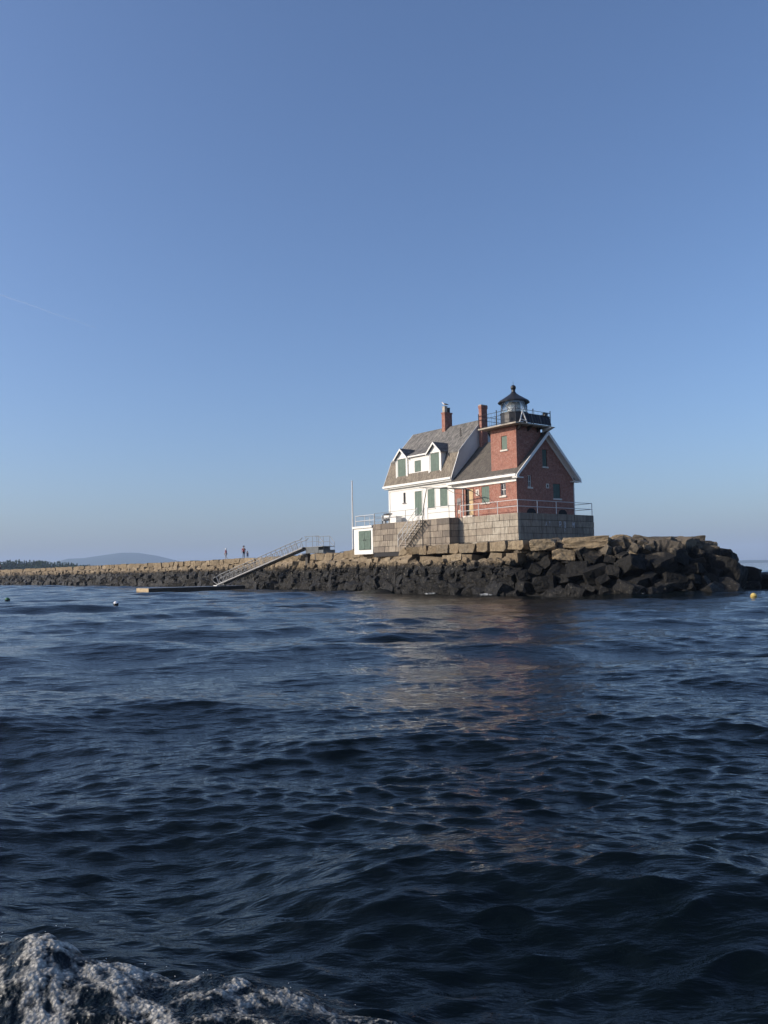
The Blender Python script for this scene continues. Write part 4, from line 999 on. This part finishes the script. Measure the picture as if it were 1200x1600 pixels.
# ================================================================== people
def person(name, label, a, b, z, hgt, face, top, legs, pose=0, hat=None, hair=None, skirt=None, pack=None, group=None):
    root = bpy.data.objects.new(name, None); sc.collection.objects.link(root); root.location = wld(a, b, z); root.rotation_euler = (0, 0, face); root.empty_display_size = .2
    tag(root, label, 'person', group); k = hgt/1.75
    J = {'pel': (0, 0, .93), 'wai': (0, 0, 1.08), 'che': (0, .01, 1.32), 'neck': (0, 0, 1.47), 'hd': (0, .015, 1.56), 'hd2': (0, .02, 1.66), 'top': (0, .01, 1.74)}
    J.update({'lh': (-.09, 0, .9), 'lk': (-.10, .05+.05*pose, .49), 'la': (-.10, -.02+.10*pose, .08), 'lt': (-.11, .13+.10*pose, .03),
              'rh': (.09, 0, .9), 'rk': (.10, .03-.03*pose, .49), 'ra': (.10, -.06-.12*pose, .08), 'rt': (.11, .09-.12*pose, .03),
              'ls': (-.18, 0, 1.41), 'le': (-.25, -.02, 1.13), 'lw': (-.27, .08, .89), 'rs': (.18, 0, 1.41), 're': (.26, -.01, 1.13), 'rw': (.31, .10, .90)})
    rad = {'pel': .135, 'wai': .12, 'che': .15, 'neck': .055, 'hd': .075, 'hd2': .095, 'top': .06, 'lh': .085, 'lk': .058, 'la': .042, 'lt': .035, 'rh': .085, 'rk': .058, 'ra': .042, 'rt': .035,
           'ls': .06, 'le': .042, 'lw': .028, 'rs': .06, 're': .042, 'rw': .028}
    E_ = [('pel', 'wai'), ('wai', 'che'), ('che', 'neck'), ('neck', 'hd'), ('hd', 'hd2'), ('hd2', 'top'), ('pel', 'lh'), ('lh', 'lk'), ('lk', 'la'), ('la', 'lt'), ('pel', 'rh'), ('rh', 'rk'), ('rk', 'ra'), ('ra', 'rt'),
          ('che', 'ls'), ('ls', 'le'), ('le', 'lw'), ('che', 'rs'), ('rs', 're'), ('re', 'rw')]
    for sd_, w in ((-1, 'lw'), (1, 'rw')):
        x, y, z_ = J[w]; J[w+'p'] = (x, y+.02, z_-.07); rad[w+'p'] = .03; E_.append((w, w+'p'))
        for f, (dx, dz) in enumerate(((-.024, -.075), (-.008, -.085), (.008, -.08), (.022, -.065))):
            J[w+str(f)] = (x+dx, y+.03, z_-.09); J[w+str(f)+'t'] = (x+dx*1.2, y+.045, z_-.09+dz); rad[w+str(f)] = .009; rad[w+str(f)+'t'] = .007; E_ += [(w+'p', w+str(f)), (w+str(f), w+str(f)+'t')]
        J[w+'th'] = (x-sd_*.02, y+.06, z_-.09); rad[w+'th'] = .009; E_.append((w+'p', w+'th'))
    def skin(nm, keys, mat, scale=1.0, parent=None, edges=None):
        idx = {q: i for i, q in enumerate(keys)}; me = bpy.data.meshes.new(nm)
        me.from_pydata([tuple(c*k for c in J[q]) for q in keys], [(idx[p], idx[q]) for p, q in (edges or E_) if p in idx and q in idx], [])
        o = bpy.data.objects.new(nm, me); sc.collection.objects.link(o); o.modifiers.new('skin', 'SKIN'); sb = o.modifiers.new('sub', 'SUBSURF'); sb.levels = sb.render_levels = 1
        for i, q in enumerate(keys):
            r = rad[q]*k*scale; me.skin_vertices[0].data[i].radius = (r*1.0, r*.85)
        me.skin_vertices[0].data[0].use_root = True
        bpy.context.view_layer.update()
        m2 = bpy.data.meshes.new_from_object(o.evaluated_get(bpy.context.evaluated_depsgraph_get())); o.modifiers.clear(); o.data = m2; m2.materials.clear(); m2.materials.append(mat)
        m2.polygons.foreach_set('use_smooth', [True]*len(m2.polygons)); o.parent = parent; return o
    body = skin('body', list(J), M['skin'], 1.0, root)
    skin('shirt', ['wai', 'pel', 'che', 'ls', 'le', 'rs', 're'], M[top], 1.22, root)
    skin('trousers', ['pel', 'lh', 'lk', 'la', 'rh', 'rk', 'ra'], M[legs], 1.2, root)
    def lathe_part(nm, prof, mat, c=(0, .015)):
        vs = [((c[0]+r*math.cos(2*math.pi*i/14))*k, (c[1]+r*math.sin(2*math.pi*i/14))*k, z_*k) for r, z_ in prof for i in range(14)]
        fs = [(j*14+i, j*14+(i+1) % 14, (j+1)*14+(i+1) % 14, (j+1)*14+i) for j in range(len(prof)-1) for i in range(14)] + [list(range(14)), list(range(len(vs)-1, len(vs)-15, -1))]
        me = bpy.data.meshes.new(nm); me.from_pydata(vs, [], fs); me.materials.append(M[mat]); o = bpy.data.objects.new(nm, me); sc.collection.objects.link(o); o.parent = root
    if hat: lathe_part('hat', [(.20, 1.68), (.21, 1.70), (.12, 1.72), (.11, 1.80), (.06, 1.82)], hat)
    if hair: lathe_part('hair', [(.05, 1.52), (.105, 1.56), (.115, 1.66), (.09, 1.74), (.03, 1.77)], hair, (0, -.015))
    if skirt: lathe_part('skirt', [(.28, .5), (.22, .8), (.16, 1.05), (.13, 1.1)], skirt, (0, 0))
    if pack: lathe_part('backpack', [(.10, 1.02), (.15, 1.08), (.15, 1.32), (.08, 1.42)], pack, (0, -.16))
    return root
PZ = 4.07
person('person', 'woman in a pink top and pale trousers walking alone on the breakwater', 64.2, 6.0, PZ, 1.66, R(70), 'pink', 'denim', .8, hair='whitec', pack=None)
person('person', 'adult in a red shirt, dark trousers and brimmed hat on the breakwater', 58.6, 6.0, PZ, 1.80, R(-160), 'red', 'navy', .4, hat='hair', pack=None)
person('person', 'small child in a blue grey dress beside the adult in red', 57.7, 6.1, PZ, 1.08, R(-150), 'bluegrey', 'bluegrey', .6, hair='hair', skirt='bluegrey')
person('person', 'far walker in white at the distant left end of the breakwater', 228, 9.5, PZ, 1.72, R(-150), 'whitec', 'navy', .5, hair='hair')
person('person', 'far walker in grey at the distant left end of the breakwater', 226.3, 10.5, PZ, 1.78, R(-150), 'bluegrey', 'navy', .2, hair='hair')

# ================================================================== gull on the chimney
g = bpy.data.objects.new('gull', None); sc.collection.objects.link(g); g.location = wld(13.25, 4.25, 18.05); g.rotation_euler = (0, 0, R(172)); tag(g, 'white gull with dark wing tips standing on the left chimney', 'gull')
def lofted(name, pts, radii, mat, n=12, flat=1.0):
    m = MB(); m.tube([Vector(p) for p in pts], radii, n); me = bpy.data.meshes.new(name); me.from_pydata(m.v, [], m.f); me.materials.append(mat)
    me.polygons.foreach_set('use_smooth', [True]*len(me.polygons)); o = bpy.data.objects.new(name, me); sc.collection.objects.link(o); o.parent = g; return o
lofted('body', [(-.30, 0, .17), (-.22, 0, .18), (-.08, 0, .20), (.06, 0, .24), (.13, 0, .30), (.17, 0, .37), (.20, 0, .42), (.245, 0, .425), (.27, 0, .42)], [.01, .045, .085, .09, .07, .045, .05, .035, .012], M['feather'])
for s_ in (-1, 1): lofted('wing', [(.08, .075*s_, .27), (-.08, .085*s_, .235), (-.25, .05*s_, .19), (-.40, .02*s_, .16)], [.02, .06, .045, .006], M['wing'], 8)
lofted('beak', [(.265, 0, .42), (.33, 0, .405)], [.014, .004], M['beak'], 6)
for s_ in (-1, 1): lofted('leg', [(.0, .03*s_, .16), (.01, .03*s_, .0), (.05, .03*s_, .005)], [.008, .008, .008], M['beak'], 6)

# ================================================================== buoys
def buoy(label, x, y, r, top, bot):
    o = bpy.data.objects.new('marker_buoy', None); sc.collection.objects.link(o); o.location = (x, y, .04 + float(water_disp(np.array([x]), np.array([y]), np.array([math.hypot(x, y)*.0047]))[2][0])); o.rotation_euler = (R(9), R(-7), R(30)); tag(o, label, 'buoy')
    for nm, prof, mat in (('float_body', [(.05, -.9*r), (.7*r, -.7*r), (1.0*r, 0), (.92*r, .35*r)], bot), ('cap', [(.92*r, .352*r), (.75*r, .7*r), (.35*r, .95*r), (.08*r, 1.0*r)], top), ('spindle', [(.06*r, 1.0*r), (.06*r, 1.35*r), (.02*r, 1.4*r)], 'black')):
        m = MB(); m.lathe(prof, 0, 0, 16); me = bpy.data.meshes.new(nm); me.from_pydata(m.v, [], m.f); me.materials.append(M[mat]); c = bpy.data.objects.new(nm, me); sc.collection.objects.link(c); c.parent = o
        if nm != 'spindle': me.polygons.foreach_set('use_smooth', [True]*len(me.polygons))
buoy('pale yellow pot buoy floating near the low black ledge', 21.8, 48.4, .19, 'yellow', 'yellow')
buoy('half white and half black pot buoy low in the water on the left', -17.4, 52.7, .17, 'feather', 'black')
buoy('dark pot buoy with a green top at the left edge of the view', -32.7, 70.6, .22, 'lime', 'black')

# ================================================================== far shore, hills, wood
def noise1(x, seed=0):
    from mathutils import noise
    return noise.noise(Vector((x, seed*7.3, 0)))
def ridge(name, D, x0, x1, hfun, mat, depth, step):
    vs = []; fs = []; n = int((x1-x0)/step)+1
    for i in range(n):
        x = x0+i*step; h = hfun(x)
        for j, (dd, f) in enumerate(((-depth*.5, 0), (-depth*.3, .55), (0, 1), (depth*.5, .6), (depth, 0))): vs.append((x, D+dd, -2 + (h+2)*f + (noise1(x*3/depth, j)*h*.05 if 0 < f < 1 else 0)))
    for i in range(n-1):
        for j in range(4): fs.append((i*5+j, i*5+j+1, (i+1)*5+j+1, (i+1)*5+j))
    me = bpy.data.meshes.new(name); me.from_pydata(vs, [], fs); me.materials.append(mat); me.polygons.foreach_set('use_smooth', [True]*len(me.polygons))
    o = bpy.data.objects.new(name, me); sc.collection.objects.link(o); return tag(o, kind='structure')
def mk_forest(name, a, b, s):
    t = NT(name); n = t.noise(t.pos(), s, 5, .7); t.set('Base Color', t.ramp(n, [(.35, a), (.65, b)])); t.set('Roughness', .95); t.set('Specular IOR Level', .1); return t.m
forest = mk_forest('hill_forest', (.02, .045, .035), (.04, .07, .05), .01)
HD = 9000
def hill_h(x):   # px offsets translated to metres at that range
    p = 600 + 1270*x/HD
    y = lerp_line([(50, 0), (78, 9), (105, 17), (130, 17.5), (165, 22), (190, 25), (215, 24), (245, 19), (275, 11), (305, 4), (340, 0)], p)
    return max(0.5, (y+9.5)*HD/1270 + noise1(x*.004, 3)*4) if 60 < p < 340 else .5
ridge('distant_hill', HD, -4000, -1700, hill_h, forest, 1800, 25)
def land_h(x):
    p = 600+1270*x/7000
    return max(.5, (lerp_line([(1080, 0), (1160, 4.5), (1185, 4.2), (1300, 0)], p))*7000/1270)
ridge('far_headland', 7000, 2600, 4200, land_h, forest, 600, 30)
SD = 1250
def shore_h(x):
    p = 600+1270*x/SD
    return max(.4, lerp_line([(-150, 9), (0, 9), (60, 8.2), (130, 3.5), (175, 2), (230, .3)], p)*SD/1270*.35)
ridge('far_shore', SD, -800, -330, shore_h, mk_forest('shore_grass', (.05, .06, .03), (.12, .11, .07), .2), 120, 6)
def make_wood():
    r = random.Random(4); vs = []; fs = []
    for q in range(620):
        x = r.uniform(-790, -395); y = SD + r.uniform(-55, 30); p = 600+1270*x/SD
        hh = lerp_line([(-150, 26), (0, 26.5), (40, 26.5), (60, 26), (95, 23), (130, 18), (160, 13), (200, 8)], p)*r.uniform(.72, 1.0)*.98; base = 1.0
        con = r.random() < .4
        if con and r.random() < .25: hh *= 1.12
        w = hh*(.16 if con else .30)
        for c in range(90):       # many small leaf clumps
            f = r.random(); zz = base + hh*(.12+.88*f); rr_ = w*((1-f)**.8 if con else math.sqrt(max(0, 1-(2*f-1)**2))*1.0+.05)
            th_ = r.uniform(0, 6.28); q_ = math.sqrt(r.random()); cx, cy = x+rr_*q_*math.cos(th_), y+rr_*q_*math.sin(th_); s = r.uniform(.35, .9)
            k = len(vs); n1 = Vector((r.gauss(0, 1), r.gauss(0, 1), r.gauss(0, 1))).normalized(); n2 = n1.orthogonal().normalized(); n3 = n1.cross(n2)
            for u_, w_ in ((-1, -1), (1, -1), (1, 1), (-1, 1)): vs.append(tuple(Vector((cx, cy, zz)) + n2*(s*u_) + n3*(s*w_)))
            fs.append((k, k+1, k+2, k+3))
    me = bpy.data.meshes.new('far_woods'); me.from_pydata(vs, [], fs); me.materials.append(mk_forest('foliage', (.03, .05, .022), (.07, .10, .045), .08))
    o = bpy.data.objects.new('far_woods', me); sc.collection.objects.link(o); tag(o, 'dark green wood on the low shore behind the left end of the breakwater', 'woods', kind='stuff')
make_wood()

# ================================================================== contrail, high and far
def make_contrail():
    m = MB(); r = random.Random(2); D = 20000
    def P(px, py):
        c = cam.matrix_world.to_3x3() @ Vector((px-600, 800-py, -1270)); c.normalize(); return c
    p0 = P(-60, 440); p1 = P(150, 512); z = 7500.0
    a = p0*(z/p0.z); b = p1*(z/p1.z); pts = []; rs = []
    for i in range(41):
        t = i/40; pts.append(a.lerp(b, t)+Vector((r.uniform(-15, 15), r.uniform(-15, 15), r.uniform(-10, 10)))); rs.append(28*(1-.6*t)*r.uniform(.7, 1.2))
    vs = []; m.tube(pts, rs, 8); me = bpy.data.meshes.new('contrail'); me.from_pydata(m.v, [], m.f)
    t = NT('contrail'); 
    tr = t.n('ShaderNodeBsdfTranslucent'); tr.inputs[0].default_value = (.95, .95, .95, 1); df = t.n('ShaderNodeBsdfDiffuse'); df.inputs[0].default_value = (.95, .95, .95, 1)
    ad = t.n('ShaderNodeMixShader'); t.l(tr.outputs[0], ad.inputs[1]); t.l(df.outputs[0], ad.inputs[2]); tp = t.n('ShaderNodeBsdfTransparent'); mx = t.n('ShaderNodeMixShader'); mx.inputs[0].default_value = .035
    t.l(tp.outputs[0], mx.inputs[1]); t.l(ad.outputs[0], mx.inputs[2]); t.l(mx.outputs[0], t.out.inputs[0])
    me.materials.append(t.m); o = bpy.data.objects.new('contrail', me); sc.collection.objects.link(o); tag(o, 'thin faint contrail high in the sky on the left', 'contrail', kind='stuff')
make_contrail()

# ================================================================== haze
def make_haze():
    m = MB(); S = 15500; me = bpy.data.meshes.new('haze')
    v = [(x, y, z) for z in (-4, 330) for y in (-S, S) for x in (-S, S)]
    me.from_pydata(v, [], [(0,2,3,1),(4,5,7,6),(0,1,5,4),(2,6,7,3),(0,4,6,2),(1,3,7,5)])
    mt = bpy.data.materials.new('haze'); mt.use_nodes = True; nt = mt.node_tree; nt.nodes.clear(); o_ = nt.nodes.new('ShaderNodeOutputMaterial'); p = nt.nodes.new('ShaderNodeVolumePrincipled')
    p.inputs['Color'].default_value = (.56, .73, 1.0, 1); p.inputs['Density'].default_value = 1.0e-4; p.inputs['Anisotropy'].default_value = .0
    nt.links.new(p.outputs[0], o_.inputs['Volume']); me.materials.append(mt); o = bpy.data.objects.new('haze', me); sc.collection.objects.link(o); tag(o, kind='stuff')
make_haze()
for o in sc.objects:
    if '_base' in o: del o['_base']
print('objects', len(sc.objects))
